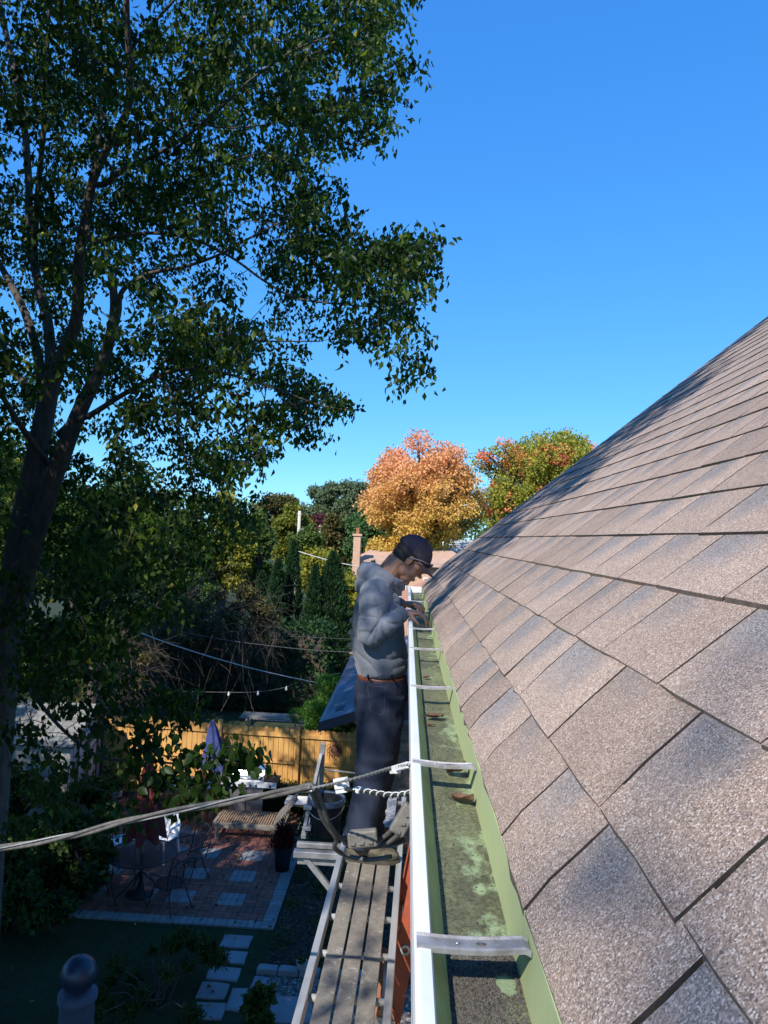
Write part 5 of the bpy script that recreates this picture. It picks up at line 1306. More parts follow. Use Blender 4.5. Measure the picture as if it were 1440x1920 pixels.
# ---------------------------------------------------------------- the big tree at the left
big = thing('large_tree', 'large leafy tree whose crown and forking trunks fill the left of the picture', 'tree', (-5.0, 9.3, 0))
limbs = [  # (points (u,v,Y)), start radius px at its own depth, end radius px
 ([(-40, 1960, 9.2), (-30, 1700, 9.2), (-5, 1400, 9.2), (15, 1200, 9.2), (32, 1040, 9.2), (52, 930, 9.2), (72, 840, 9.2), (90, 745, 9.2), (104, 690, 9.15)], 66, 32),
 ([(20, 1180, 9.25), (58, 1030, 9.1), (92, 920, 8.95), (122, 840, 8.8), (150, 770, 8.7), (183, 700, 8.6), (202, 650, 8.5), (214, 590, 8.4), (213, 548, 8.4), (208, 514, 8.4)], 46, 12),
 ([(84, 745, 9.2), (70, 660, 9.4), (48, 590, 9.6), (22, 536, 9.8), (0, 496, 10), (-40, 420, 10.3), (-80, 300, 10.6)], 20, 8),
 ([(95, 720, 9.2), (92, 620, 9.4), (76, 550, 9.6), (64, 490, 9.7), (55, 400, 9.8), (54, 340, 9.9), (46, 240, 10), (30, 150, 10.1), (10, 55, 10.2), (-20, -80, 10.4), (-60, -260, 10.6)], 22, 8),
 ([(64, 470, 9.7), (72, 350, 9.3), (84, 220, 9.), (88, 100, 8.8), (95, -40, 8.6), (110, -260, 8.3)], 13, 6),
 ([(104, 700, 9.15), (128, 640, 9.0), (144, 596, 8.9), (148, 520, 8.8), (150, 470, 8.7), (162, 405, 8.6), (174, 340, 8.5), (205, 270, 8.4), (238, 208, 8.2), (243, 120, 8.0), (238, 40, 7.8), (236, -80, 7.5), (230, -260, 7.0)], 27, 10),
 ([(176, 345, 8.5), (196, 345, 8.4), (225, 322, 8.3), (263, 305, 8.1), (310, 280, 7.9), (346, 257, 7.7), (400, 215, 7.5), (470, 150, 7.3), (560, 90, 7.1), (650, 60, 7.0)], 13, 3),
 ([(172, 360, 8.5), (176, 300, 8.6), (184, 265, 8.6), (196, 200, 8.7), (225, 120, 8.7), (300, 30, 8.6), (380, -60, 8.5)], 11, 4),
 ([(238, 208, 8.2), (262, 218, 8.0), (300, 224, 7.9), (350, 228, 7.8), (430, 240, 7.7), (520, 230, 7.6), (620, 215, 7.6)], 6, 2),
 ([(205, 650, 8.5), (222, 590, 8.4), (228, 548, 8.3), (262, 520, 8.2), (300, 508, 8.1), (346, 500, 8.0), (410, 478, 7.9), (480, 440, 7.8), (560, 400, 7.8)], 13, 3),
 ([(160, 410, 8.6), (173, 452, 8.4), (215, 444, 8.2), (287, 437, 8.0), (358, 448, 7.8), (430, 480, 7.7), (496, 527, 7.6), (556, 559, 7.5), (645, 571, 7.4), (720, 575, 7.4), (770, 560, 7.4)], 9, 2.2),
 ([(110, 815, 8.85), (140, 790, 8.7), (173, 776, 8.5), (227, 742, 8.3), (281, 712, 8.1), (335, 694, 8.0), (420, 700, 7.9), (520, 730, 7.8), (600, 760, 7.8), (660, 770, 7.8)], 15, 2.2),
 ([(281, 712, 8.1), (317, 668, 8.0), (358, 651, 7.9), (430, 640, 7.8), (520, 640, 7.8), (600, 640, 7.8)], 8, 2.2),
 ([(300, 708, 8.05), (325, 745, 7.9), (335, 800, 7.8), (345, 850, 7.7), (370, 910, 7.7)], 6, 2),
 ([(335, 694, 8.0), (380, 740, 8.0), (430, 790, 8.0), (470, 850, 8.0), (500, 900, 8.0)], 5, 1.6),
 ([(40, 1080, 9.2), (65, 1140, 8.8), (89, 1186, 8.3), (136, 1229, 7.8), (165, 1265, 7.5), (187, 1300, 7.3)], 8, 3),
 ([(55, 1050, 9.1), (100, 1085, 8.6), (150, 1105, 8.2), (187, 1112, 8.0), (241, 1108, 7.8), (290, 1120, 7.7)], 7, 2.5),
 ([(10, 1230, 9.2), (60, 1300, 8.4), (120, 1370, 7.6), (190, 1420, 7.0), (270, 1425, 6.6), (340, 1432, 6.3), (400, 1420, 6.2), (470, 1440, 6.15)], 9, 2),
 ([(90, 870, 9.), (40, 800, 8.4), (-20, 700, 7.8), (-90, 560, 7.2), (-160, 400, 6.8)], 14, 6),
 ([(10, 1100, 9.2), (-60, 1000, 8.6), (-160, 900, 8.), (-300, 760, 7.4)], 16, 6),
 ([(90, 760, 9.2), (-40, 640, 10.2), (-180, 540, 11.2), (-330, 430, 12)], 16, 6),
 ([(230, -260, 7.), (330, -600, 6.2), (400, -1100, 5.2)], 9, 5),
 ([(238, -100, 7.5), (150, -500, 6.4), (60, -1000, 5.4), (-100, -1900, 4.4)], 10, 5),
]
nodes = []; trunks = []
for i, (pl_, r0, r1) in enumerate(limbs):
    pts = smoothpath([yp(*p) for p in pl_], 5); Ys = [p.y for p in pts]; m = len(pts)
    rad = [(r0+(r1-r0)*(k/(m-1))**.8)*.5*max(.6, pts[k].y)/1400*1.0 for k in range(m)]
    rad = [q*(1+.04*noise.noise(pts[k]*3)) for k, q in enumerate(rad)]
    if i < 2: rad = [q*1.0 for q in rad]
    MB().tube(pts, rad, 14 if i < 2 else 9).build('trunk' if i < 2 else 'limb', M['bark'], big, smooth=True)
    st_ = 0 if i > 1 else m//2
    for k in range(st_, m): nodes.append(tuple(pts[k]))
outline = [(-60, -60), (800, -60), (792, 20), (770, 60), (778, 95), (812, 125), (790, 150), (760, 175), (768, 215), (760, 245), (722, 255), (695, 290), (655, 312), (660, 345), (688, 372), (690, 410), (712, 440), (762, 440), (838, 445), (830, 480), (825, 515), (800, 535), (788, 575), (806, 640), (812, 712), (765, 718), (738, 700), (722, 665), (700, 640), (660, 632), (640, 655), (600, 668), (572, 690), (620, 715), (668, 742), (672, 770), (640, 800), (600, 838), (560, 805), (530, 818), (522, 870), (505, 905), (525, 935), (505, 985), (470, 1015), (420, 1040), (360, 1060), (320, 1090), (330, 1150), (250, 1160), (235, 1220), (190, 1260), (120, 1290), (-60, 1300)]
L2 = []
for i_ in (0, 1, 2, 3, 5, 6, 9, 10, 11):
    pl_, r0, r1 = limbs[i_]; pts = smoothpath(pl_, 5)
    for k_, q_ in enumerate(pts): L2.append((q_[0], q_[1], q_[2], (r0+(r1-r0)*k_/(len(pts)-1))*.5))
L2 = np.array(L2)
gaps = [([(395, 545), (480, 555), (560, 590), (640, 605), (640, 622), (560, 625), (470, 600), (400, 575)], .30), ([(200, 560), (330, 545), (350, 590), (300, 650), (215, 640)], .45), ([(430, 330), (520, 340), (540, 400), (450, 400)], .6),
        ([(20, 380), (70, 380), (75, 560), (20, 560)], .5), ([(230, 800), (260, 770), (300, 800), (200, 880), (160, 890)], .45), ([(0, 640), (60, 640), (70, 720), (0, 740)], .5), ([(600, 100), (660, 120), (650, 200), (600, 180)], .6),
        ([(500, 610), (700, 600), (700, 640), (560, 680), (500, 660)], .35)]
cen = []
while len(cen) < 1950:
    u = rng.uniform(-60, 840, 400); v = rng.uniform(-60, 1320, 400); ok = in_poly(u, v, outline) & in_poly(u+np.where(u > 400, 15, 0), v, outline)
    for uu, vv in zip(u[ok], v[ok]):
        dl = np.hypot(L2[:, 0]-uu, L2[:, 1]-vv)-L2[:, 3]; il = int(np.argmin(dl)); behind_only = dl[il] < (42 if L2[il, 3] > 14 else 20) and rng.random() < (.95 if L2[il, 3] > 14 else .8)
        if any(in_poly(np.array([uu]), np.array([vv]), g_)[0] and rng.random() > q for g_, q in gaps): continue
        e_ = max(0., 1-((uu+60)/900)**2)**.5; hd_ = .35+2.7*e_
        mid = 7.6+1.3*e_
        if vv > 900: hd_ *= .8; mid = 8.3
        Y = mid+hd_*rng.uniform(-1, 1)
        if behind_only: Y = max(Y, L2[il, 2]+rng.uniform(.25, 1.8))
        p = yp(uu, vv, Y)
        if noise.noise(Vector([float(q) for q in p])*.95) < -.02 and rng.random() < .93: continue
        cen.append(p)
cen = np.array(cen[:1950])
# the rest of the crown, above and left of the picture
extra = []
while len(extra) < 2100:
    q = rng.normal(0, 1, 3); q = q/np.linalg.norm(q)*rng.random()**.42; p = np.array([-6.6, 7.8, 10.0])+q*[6.2, 5.4, 5.6]
    pr = proj([p])[0]
    if pr[2] > 0 and -90 < pr[0] < 1500 and -90 < pr[1] < 1990: continue
    if p[2] < 4.2: continue
    extra.append(p)
over = []
SUNV = np.array(ts)
def sunlane(p, T, r):                                   # is p within r of the sun ray that reaches T
    d = p-T; return np.linalg.norm(d-SUNV*d.dot(SUNV)) < r
lit = [np.array((x_, 17.2, z_)) for x_ in np.arange(-7.0, -1.1, .55) for z_ in (.7, 1.35) if rng.random() < .8]+[np.array(q) for q in ((-3.5, 15.3, .35), (-3.0, 15.4, .35), (-2.6, 15.3, .35), (-2.3, 15.3, .7), (-2.9, 16.2, 1.), (-3.4, 16.2, 1), (-3.3, 14.6, 0), (-2.7, 14.5, 0), (-4.0, 14.3, 0), (-2.1, 16.3, .5), (-4.9, 12.9, 0), (-1.7, 18.9, 2), (-1.9, 18.9, 1.2), (-1.9, 18.9, 1.7))]
extra = [p for p in extra if not any(sunlane(p, T, .55) for T in lit)]
cen = np.array([p for p in cen if not any(sunlane(p, T, .22) for T in lit)])
shade_T = []
for _ in range(150):
    x_ = rng.uniform(.15, 2.3); y_ = rng.uniform(3.95+.68*x_, 6.9)
    if y_ < 6.85: shade_T.append((x_, y_, 5.7+.836*x_))
for _ in range(22): x_ = rng.uniform(1.8, 3.3); shade_T.append((x_, rng.uniform(6.35, 6.8), 5.7+.836*x_))
for _ in range(13): shade_T.append((rng.uniform(-.2, .05), 4.1+rng.uniform(-.25, .25), rng.uniform(5.3, 6.2)))
for _ in range(9): shade_T.append((rng.uniform(-.2, .05), 4.1+rng.uniform(-.25, .25), rng.uniform(4.6, 5.2)))
for _ in range(8): shade_T.append((rng.uniform(-.55, -.3), 4.4, rng.uniform(4.4, 4.8)))
spots = [(np.array((q[0], q[1], 5.7+.836*q[0]))+SUNV*q[2]) for q in ((.19, .80, 13.5), (.42, .93, 14.4), (.23, .53, 13.0))]
for _ in range(7): shade_T.append((rng.uniform(-.3, 0), rng.uniform(2.5, 3.9), 4.48))
over = []
for T in shade_T:
    for _ in range(2 if T[0] > .1 else 1):
        p = np.array(T)+SUNV*rng.uniform(6.2, 9.5)+rng.normal(0, .1, 3); pr = proj([p])[0]
        if pr[2] > 0 and -90 < pr[0] < 1500 and -90 < pr[1] < 1990: continue
        over.append(p)
over += spots
while False:                                  # limbs arching over the far half of the roof
    q = rng.normal(0, 1, 3); q = q/np.linalg.norm(q)*rng.random()**.4; p = np.array([-4.3, 1.7, 12.2])+q*[2.1, 2.3, 1.9]
    pr = proj([p])[0]
    if pr[2] > 0 and -90 < pr[0] < 1500 and -90 < pr[1] < 1990: continue
    over.append(p)
allc = np.concatenate([cen, np.array(extra), np.array(over)])
br = grow(nodes, allc, seed=3)
tubes_np([(p, .0035+.006*min(1.6, L), .0022) for p, L in br], None, 'branches', M['twig'], big)['kind'] = 'stuff'
def cluster_leaves(c, n, rx, droop, L, W, seed):
    g_ = np.random.default_rng(seed); k = len(c); cc_ = np.repeat(c, n, 0)
    ax = np.repeat(g_.normal(0, 1, (k, 3))*[1, 1, .35]+[0, 0, -.25], n, 0); ax /= np.linalg.norm(ax, axis=1, keepdims=True)
    t = g_.uniform(-1, 1, k*n)[:, None]; p = cc_+ax*t*rx*1.5+g_.normal(0, rx*.33, (k*n, 3)); p[:, 2] -= (t[:, 0]**2)*rx*.5
    d = g_.normal(0, .75, (k*n, 3))+ax*.5; d[:, 2] -= droop
    return p, d, g_.uniform(.75, 1.25, k*n)*L, W
pts_, d_, L_, W_ = cluster_leaves(cen, 40, .155, 1.15, .078, .045, 5)
n_ = len(pts_); tint = np.clip(np.repeat(rng.normal(.42, .17, len(cen)), 40)+rng.normal(0, .19, n_), 0, .97)
yel = rng.random(n_) < .012; tint[yel] = 1
foliage('foliage', pts_, d_, L_, L_*.54, M['elm'], big, 6, tint)
ex = np.concatenate([np.array(extra), np.array(over)])
p2, d2, L2, _ = cluster_leaves(np.array(extra), 56, .26, .9, .125, .07, 8)
foliage('foliage', p2, d2, L2, L2*.58, M['elm'], big, 9, np.clip(rng.normal(.42, .18, len(p2)), 0, .98))
p2, d2, L2, _ = cluster_leaves(np.array(over), 24, .13, .9, .085, .05, 18)
foliage('foliage', p2, d2, L2, L2*.55, M['elm'], big, 19, np.clip(rng.normal(.42, .18, len(p2)), 0, .98))
# nearer drooping sprays with large leaves, lower left
spr = []
for u0, u1, v0, v1, Y0_, Y1_, k in ((0, 250, 1060, 1330, 6.6, 8.4, 70), (0, 260, 1330, 1560, 6.4, 8.0, 42), (250, 345, 1380, 1470, 6.0, 6.6, 15), (330, 490, 1395, 1445, 5.9, 6.4, 9), (300, 420, 1450, 1500, 6.0, 6.4, 10), (200, 330, 1290, 1400, 6.2, 7.2, 9), (300, 370, 1290, 1340, 7, 7.6, 14), (430, 480, 1385, 1420, 6.1, 6.3, 6)):
    for _ in range(k): spr.append(yp(rng.uniform(u0, u1), rng.uniform(v0, v1), rng.uniform(Y0_, Y1_)))
spr = np.array(spr); br2 = grow(nodes, spr, seed=4)
tubes_np([(p, .0035+.005*min(1.2, L), .002) for p, L in br2], None, 'branches', M['twig'], big)['kind'] = 'stuff'
p3, d3, L3, _ = cluster_leaves(spr, 15, .13, 1.5, .088, .06, 11)
pr = proj(p3); rank = np.argsort(pr[:, 2]); ins = [i for i in rank if 0 < pr[i, 0] < 1400 and 0 < pr[i, 1] < 1900][:290]; ins_s = set(ins)
rest = np.array([i for i in range(len(p3)) if i not in ins_s])
tn = np.clip(rng.normal(.32, .16, len(p3)), 0, .93)
foliage('foliage', p3[rest], d3[rest], L3[rest], L3[rest]*.66, M['elm'], big, 13, tn[rest])
lm = []
for k in range(8):                                      # heart-shaped leaf with folded halves and wavy edge
    r_ = random.Random(k); vs = [(0, 0, 0)]; rows = 6; fs = []
    for i in range(rows+1):
        t = i/rows; w_ = .33*math.sin(math.pi*min(1, (t*.92+.10)))**.8*(1 if t < 1 else 0); z = -.12*t*t*1.2; up = .10*w_*3
        vs += [(-w_, t, z+up+r_.uniform(-.015, .015)), (0, t, z), (w_, t, z+up+r_.uniform(-.015, .015))]
    for i in range(rows): a = 1+i*3; fs += [(a, a+1, a+4, a+3), (a+1, a+2, a+5, a+4)]
    me = bpy.data.meshes.new('leaf'); me.from_pydata(vs, [], fs); at = me.attributes.new('tint', 'FLOAT', 'POINT'); at.data.foreach_set('value', [r_.uniform(.15, .6)]*len(vs)); me.materials.append(M['elm']); me.shade_smooth(); me.update(); lm.append(me)
bo = wloc(big)
for i in ins:
    o = bpy.data.objects.new('leaf', random.choice(lm)); C.objects.link(o); o.parent = big; o.location = Vector([float(q) for q in p3[i]])-bo
    q = Vector([float(a) for a in d3[i]]).normalized().to_track_quat('Y', 'Z') @ Matrix.Rotation(random.uniform(0, 6.28), 3, 'Y').to_quaternion()
    o.rotation_mode = 'QUATERNION'; o.rotation_quaternion = q; s_ = float(L3[i]); o.scale = (s_, s_, s_)
# ---------------------------------------------------------------- generic plants
def clump(centres, radii, n, seed=0, shell=.62):
    g_ = np.random.default_rng(seed); c = np.array(centres, float); r = np.array(radii, float); wgt = (r.prod(1))**(2/3); wgt /= wgt.sum()
    k = g_.choice(len(c), n, p=wgt); q = g_.normal(0, 1, (n, 3)); q /= np.linalg.norm(q, axis=1, keepdims=True); rr = (shell+(1-shell)*g_.random(n))[:, None]
    return c[k]+q*r[k]*rr, q
def lumps(c, r, k, seed, sub=.42, zmin=-.8):
    """crown built of many smaller uneven clumps on an ellipsoid"""
    g_ = np.random.default_rng(seed); q = g_.normal(0, 1, (k, 3)); q /= np.linalg.norm(q, axis=1, keepdims=True); q[:, 2] = np.maximum(q[:, 2], zmin)
    f = g_.uniform(.35, .92, k)[:, None]; cc_ = np.array(c)+q*np.array(r)*f*1.12; rr = np.array(r).min()*sub*g_.uniform(.45, 1.1, (k, 1))*np.array([1, 1, .8])
    return cc_, rr
def tree(name, label, cat, u, Y, vtop, vbot, hw, mat, n=7000, leaf=.2, k=26, seed=0, trunk=True, sub=.42, group='trees beyond the yard', tintf=None, zb=None, depth=1., th=.16):
    top = yp(u, vtop, Y); bot = yp(u, vbot, Y); w_ = hw*Y/1400; c = (top+bot)/2; hz = (top[2]-bot[2])/2
    t = thing(name, label, cat, (c[0], Y, 0), group)
    cc_, rr = lumps(c, (w_*.86, w_*.86*depth, hz*.86), int(k*2.0), seed, sub*.82); P_, q = clump(cc_, rr, int(n*1.25), seed+1, .45); P_ = P_+np.random.default_rng(seed+7).normal(0, leaf*.55, P_.shape)
    keep = P_[:, 2] > .1; P_, q = P_[keep], q[keep]
    g_ = np.random.default_rng(seed+2); d = q+g_.normal(0, .7, P_.shape)+[0, 0, -.3]
    tint = tintf(P_, c, w_, hz, g_) if tintf else np.clip(g_.normal(.5, .2, len(P_)), 0, 1)
    foliage('crown', P_, d, leaf*g_.uniform(.6, 1.3, len(P_)), leaf*.78, mat, t, seed+3, tint)
    if trunk:
        b0 = np.array([c[0], Y, 0]); brs = [([b0, b0*.5+np.array([c[0]+.1, Y, c[2]])*.5, np.array([c[0], Y, c[2]])], w_*th, w_*th*.45)]
        tubes_np(brs, None, 'trunk', M['bark'], t, 8)
        bl = [([np.array([c[0], Y, max(.3, c[2]-hz*.6)]), (np.array(c)+p)/2+[0, 0, -.1*hz], p], w_*.045, w_*.012) for p in cc_]
        o = tubes_np(bl, None, 'branches', M['bark'], t, 4); o['kind'] = 'stuff'
    return t
G = lambda *s: leafmat(*s)
M['maple'] = leafmat('orange_maple_leaf', [(0, (.48, .38, .07)), (.35, (.68, .45, .12)), (.65, (.80, .43, .20)), (1, (.82, .38, .26))], .35, .6)
M['maple2'] = leafmat('turning_maple_leaf', [(0, (.16, .20, .035)), (.4, (.36, .36, .06)), (.7, (.62, .48, .10)), (.84, (.84, .36, .16)), (1, (.88, .22, .14))], .35, .6)
M['midgreen'] = leafmat('mid_green_leaf', [(0, (.045, .08, .022)), (.6, (.10, .155, .04)), (1, (.19, .24, .065))], .35, .6)
M['greygreen'] = leafmat('grey_green_leaf', [(0, (.08, .12, .07)), (.6, (.16, .21, .12)), (1, (.26, .31, .18))], .35, .6)
M['conifer'] = leafmat('dark_conifer_needles', [(0, (.014, .038, .016)), (.7, (.03, .075, .028)), (1, (.07, .13, .04))], .2, .7)
M['spruce'] = leafmat('spruce_needles', [(0, (.04, .09, .035)), (.7, (.085, .165, .06)), (1, (.14, .23, .09))], .2, .7)
M['yellow'] = leafmat('yellow_green_leaf', [(0, (.10, .13, .025)), (.5, (.28, .27, .04)), (1, (.42, .36, .06))], .4, .6)
M['purple'] = leafmat('purple_leaf', [(0, (.06, .02, .03)), (1, (.20, .07, .08))], .3, .6)
M['bright'] = leafmat('bright_green_leaf', [(0, (.04, .10, .02)), (.6, (.10, .22, .035)), (1, (.17, .32, .06))], .4, .55)
M['brownish'] = leafmat('sparse_brown_leaf', [(0, (.05, .05, .02)), (.6, (.12, .11, .04)), (1, (.30, .22, .09))], .35, .7)
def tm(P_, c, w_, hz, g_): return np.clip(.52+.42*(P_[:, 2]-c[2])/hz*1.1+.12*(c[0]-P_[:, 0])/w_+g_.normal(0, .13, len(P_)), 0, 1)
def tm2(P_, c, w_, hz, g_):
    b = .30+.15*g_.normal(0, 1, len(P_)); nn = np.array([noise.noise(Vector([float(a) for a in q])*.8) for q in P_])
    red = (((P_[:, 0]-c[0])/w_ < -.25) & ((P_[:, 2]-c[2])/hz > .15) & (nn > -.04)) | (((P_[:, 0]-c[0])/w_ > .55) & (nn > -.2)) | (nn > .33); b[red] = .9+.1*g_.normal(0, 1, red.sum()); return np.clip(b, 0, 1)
# Fork-crowned maples
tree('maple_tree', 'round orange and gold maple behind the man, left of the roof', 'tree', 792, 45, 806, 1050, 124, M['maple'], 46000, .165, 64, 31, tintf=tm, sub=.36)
tree('maple_tree', 'smaller low golden clump of maple just behind the cap', 'tree', 720, 44, 1000, 1062, 42, M['maple'], 4200, .22, 14, 38, tintf=lambda P_, c, w_, hz, g_: np.clip(g_.normal(.28, .12, len(P_)), 0, 1))
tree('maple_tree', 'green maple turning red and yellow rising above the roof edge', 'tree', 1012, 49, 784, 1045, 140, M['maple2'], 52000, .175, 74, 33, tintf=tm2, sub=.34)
tree('maple_tree', 'narrow green maple partly behind the roof slope at its right end', 'tree', 1090, 54, 812, 960, 38, M['maple2'], 5000, .25, 14, 36, tintf=tm2)
tree('shade_tree', 'grey green tree with open crown left of the orange maple', 'tree', 684, 62, 876, 1020, 66, M['greygreen'], 20000, .21, 26, 41, sub=.36)
tree('shade_tree', 'rounded grey green tree beneath the sky, third from the orange maple', 'tree', 625, 64, 898, 1020, 54, M['greygreen'], 17000, .21, 22, 43, sub=.38)
tree('shade_tree', 'small faint tree farthest left in the sky gap by the poles', 'tree', 586, 72, 926, 1010, 30, M['greygreen'], 3800, .28, 14, 45)
tree('spruce_tree', 'dark green tree standing behind the brick chimney', 'tree', 690, 52, 935, 1090, 52, M['spruce'], 7500, .22, 26, 47)
tree('spruce_tree', 'brown green conifer between the second pole and the chimney', 'tree', 628, 54, 955, 1070, 34, M['brownish'], 5000, .22, 18, 49)
tree('purple_tree', 'small purple leaved tree right of the utility pole', 'tree', 597, 58, 955, 1015, 22, M['purple'], 2200, .24, 10, 51)
tree('yellow_bush', 'yellow green bush behind the pale wire', 'bush', 598, 36, 1016, 1120, 46, M['yellow'], 5200, .17, 18, 53, trunk=False, group='shrubs beyond the fence')
tree('yellow_bush', 'yellowish bush between the column conifers and the house corner', 'bush', 655, 35, 1070, 1170, 34, M['yellow'], 2600, .17, 12, 55, trunk=False, group='shrubs beyond the fence')
tree('green_bush', 'bright green bush at the foot of the taller utility pole', 'bush', 578, 47, 980, 1050, 38, M['midgreen'], 3500, .2, 14, 57, trunk=False, group='shrubs beyond the fence')
tree('shade_tree', 'yellow green tree left of the tall utility pole', 'tree', 540, 50, 935, 1060, 40, M['yellow'], 4800, .22, 18, 59, tintf=lambda P_, c, w_, hz, g_: np.clip(g_.normal(.25, .14, len(P_)), 0, 1))
tree('shade_tree', 'brownish autumn tree seen past the hanging crown at its right tip', 'tree', 520, 60, 912, 1010, 44, M['brownish'], 3800, .25, 16, 61)
lab = ['mid green tree behind the crown, leftmost of the row', 'mid green tree behind the big tree trunks', 'green tree right of the forked trunks in the row behind', 'tall mid green tree behind the middle of the hanging crown', 'yellow green tree behind the right part of the hanging crown', 'green tree at the right end of the row behind the crown']
for i, (u, vt, hw, mt) in enumerate(((30, 960, 70, 'midgreen'), (140, 930, 80, 'midgreen'), (240, 900, 75, 'midgreen'), (335, 880, 70, 'midgreen'), (420, 900, 62, 'yellow'), (480, 950, 50, 'midgreen'))):
    tree('shade_tree', lab[i], 'tree', u, 34+i*1.2, vt, 1150, hw, M[mt], 6500, .19, 26, 70+i*5, tintf=lambda P_, c, w_, hz, g_: np.clip(g_.normal(.4, .2, len(P_)), 0, 1))
# columnar conifers
def column(label, u, Y, vt, vb, hw, seed, n=8000, mat='conifer', cols=1):
    top = yp(u, vt, Y); bot = yp(u, vb, Y); w_ = hw*1.15*Y/1400; hz = top[2]-max(.1, bot[2])
    t = thing('column_conifer', label, 'conifer', (top[0], Y, 0), 'column conifers behind the fence'); g_ = np.random.default_rng(seed)
    f = g_.random(n)**.9; th = g_.uniform(0, 6.283, n); env = w_*np.minimum(1, (1-f)*2.4)**.75*(.86+.14*np.sin(th*3+seed))*(1-.12*(f < .1)); lump = .82+.18*np.sin(f*46+th*5+seed)*np.cos(th*4-f*20)
    r = env*lump*(.66+.34*g_.random(n)**.5); z0 = top[2]-hz
    P_ = np.stack([top[0]+r*np.cos(th), Y+r*np.sin(th), z0+f*hz], 1); d = np.stack([np.cos(th)*.6, np.sin(th)*.6, np.full(n, 1.1)], 1)+g_.normal(0, .35, (n, 3))
    foliage('foliage', P_, d, .17*g_.uniform(.6, 1.2, n), .055, M[mat], t, seed, np.clip(g_.normal(.45, .22, n), 0, 1))
    tubes_np([([np.array([top[0], Y, 0.]), np.array([top[0], Y, top[2]-.3])], .12, .03)], None, 'trunk', M['bark'], t, 6)
column('tallest and widest column conifer right beside the hoodie', 626, 29, 1038, 1290, 40, 91, 13000)
column('slim column conifer just left of the widest one', 592, 28.5, 1062, 1290, 20, 92, 6000)
column('narrow tall column conifer below the tall utility pole', 551, 31, 1018, 1290, 24, 93, 7500)
column('short dark column conifer left of the pole', 522, 30, 1052, 1280, 24, 94, 6500)
column('dark column conifer fading into the hanging leaves', 492, 31, 1075, 1270, 26, 95, 6500)
column('small column conifer hiding behind the man', 700, 32, 1055, 1250, 16, 96, 3500)
# ragged brush beyond the fence
M['drytwig'] = pm('dry_brush_twig', (.095, .075, .055), (.05, .04, .03), 20, .9, bmp=0)
def brush(label, u, Y, vt, vb, hw, seed, n=4200, ntw=260, mat='brownish', leaf=.09, name='brush_bush'):
    top = yp(u, vt, Y); bot = yp(u, vb, Y); w_ = hw*Y/1400; c = (top+bot)/2; hz = (top[2]-bot[2])/2; g_ = np.random.default_rng(seed)
    t = thing(name, label, 'bush', (c[0], Y, 0), 'shrubs beyond the fence'); brs = []
    for k in range(ntw):
        b = np.array([c[0]+g_.normal(0, w_*.35), Y+g_.normal(0, w_*.25), max(0, bot[2]-.3)*.4*g_.random()]); q = g_.normal(0, 1, 3); q /= np.linalg.norm(q); e = c+q*[w_, w_*.7, hz]*g_.uniform(.6, 1.02)
        m1 = b*.5+e*.5+g_.normal(0, .18, 3)+[0, 0, .35]; m2 = b*.2+e*.8+g_.normal(0, .15, 3); brs.append(([b, m1, m2, e+g_.normal(0, .12, 3)], .010, .003)) if k % 45 == 0 else None
        s0 = c+g_.normal(0, .42, 3)*[w_, w_*.7, hz]; dv = g_.normal(0, 1, 3)+[0, 0, -.1]; dv /= np.linalg.norm(dv); Lb = g_.uniform(.5, 1.3)
        for _ in range(2):
            dv2 = dv+g_.normal(0, .35, 3); a1 = s0+dv2*Lb*.4; brs.append(([s0, a1+g_.normal(0, .06, 3), s0+dv2*Lb*.75+[0, 0, -.10*Lb], s0+dv2*Lb+[0, 0, -.28*Lb]], .007, .002))
    o = tubes_np(brs, None, 'branches', M['drytwig'], t, 4); o['kind'] = 'stuff'
    cc_, rr = lumps(c, (w_*.85, w_*.6, hz*.9), 22, seed, .4); P_, q = clump(cc_, rr, n, seed+1, .2); P_[:, 2] = np.maximum(P_[:, 2], .05)
    foliage('foliage', P_, q+g_.normal(0, .8, P_.shape), leaf*g_.uniform(.6, 1.3, n), leaf*.6, M[mat], t, seed+3)
brush('bare brown brush with few leaves in front of the column conifers', 455, 24, 1092, 1235, 80, 101, 7500, 240)
brush('twiggy brown brush at the middle behind the yard', 350, 23, 1100, 1260, 80, 102, 8500, 220)
brush('yellow flecked brush left of the bare brown one', 290, 25, 1075, 1250, 90, 103, 5200, 200, 'yellow')
brush('dark green bush between the brown brush and the leafy tree', 330, 27, 1060, 1190, 90, 108, 9000, 60, 'midgreen', .13)
brush('green brush behind the shed roof', 110, 22, 1150, 1330, 110, 104, 7000, 160, 'midgreen', .12)
brush('green and brown brush between the shed and the wires', 235, 21, 1180, 1320, 70, 105, 4200, 200, 'brownish')
brush('green bush low at the left edge beyond the shed', 10, 21, 1180, 1350, 70, 106, 4000, 100, 'midgreen', .12)
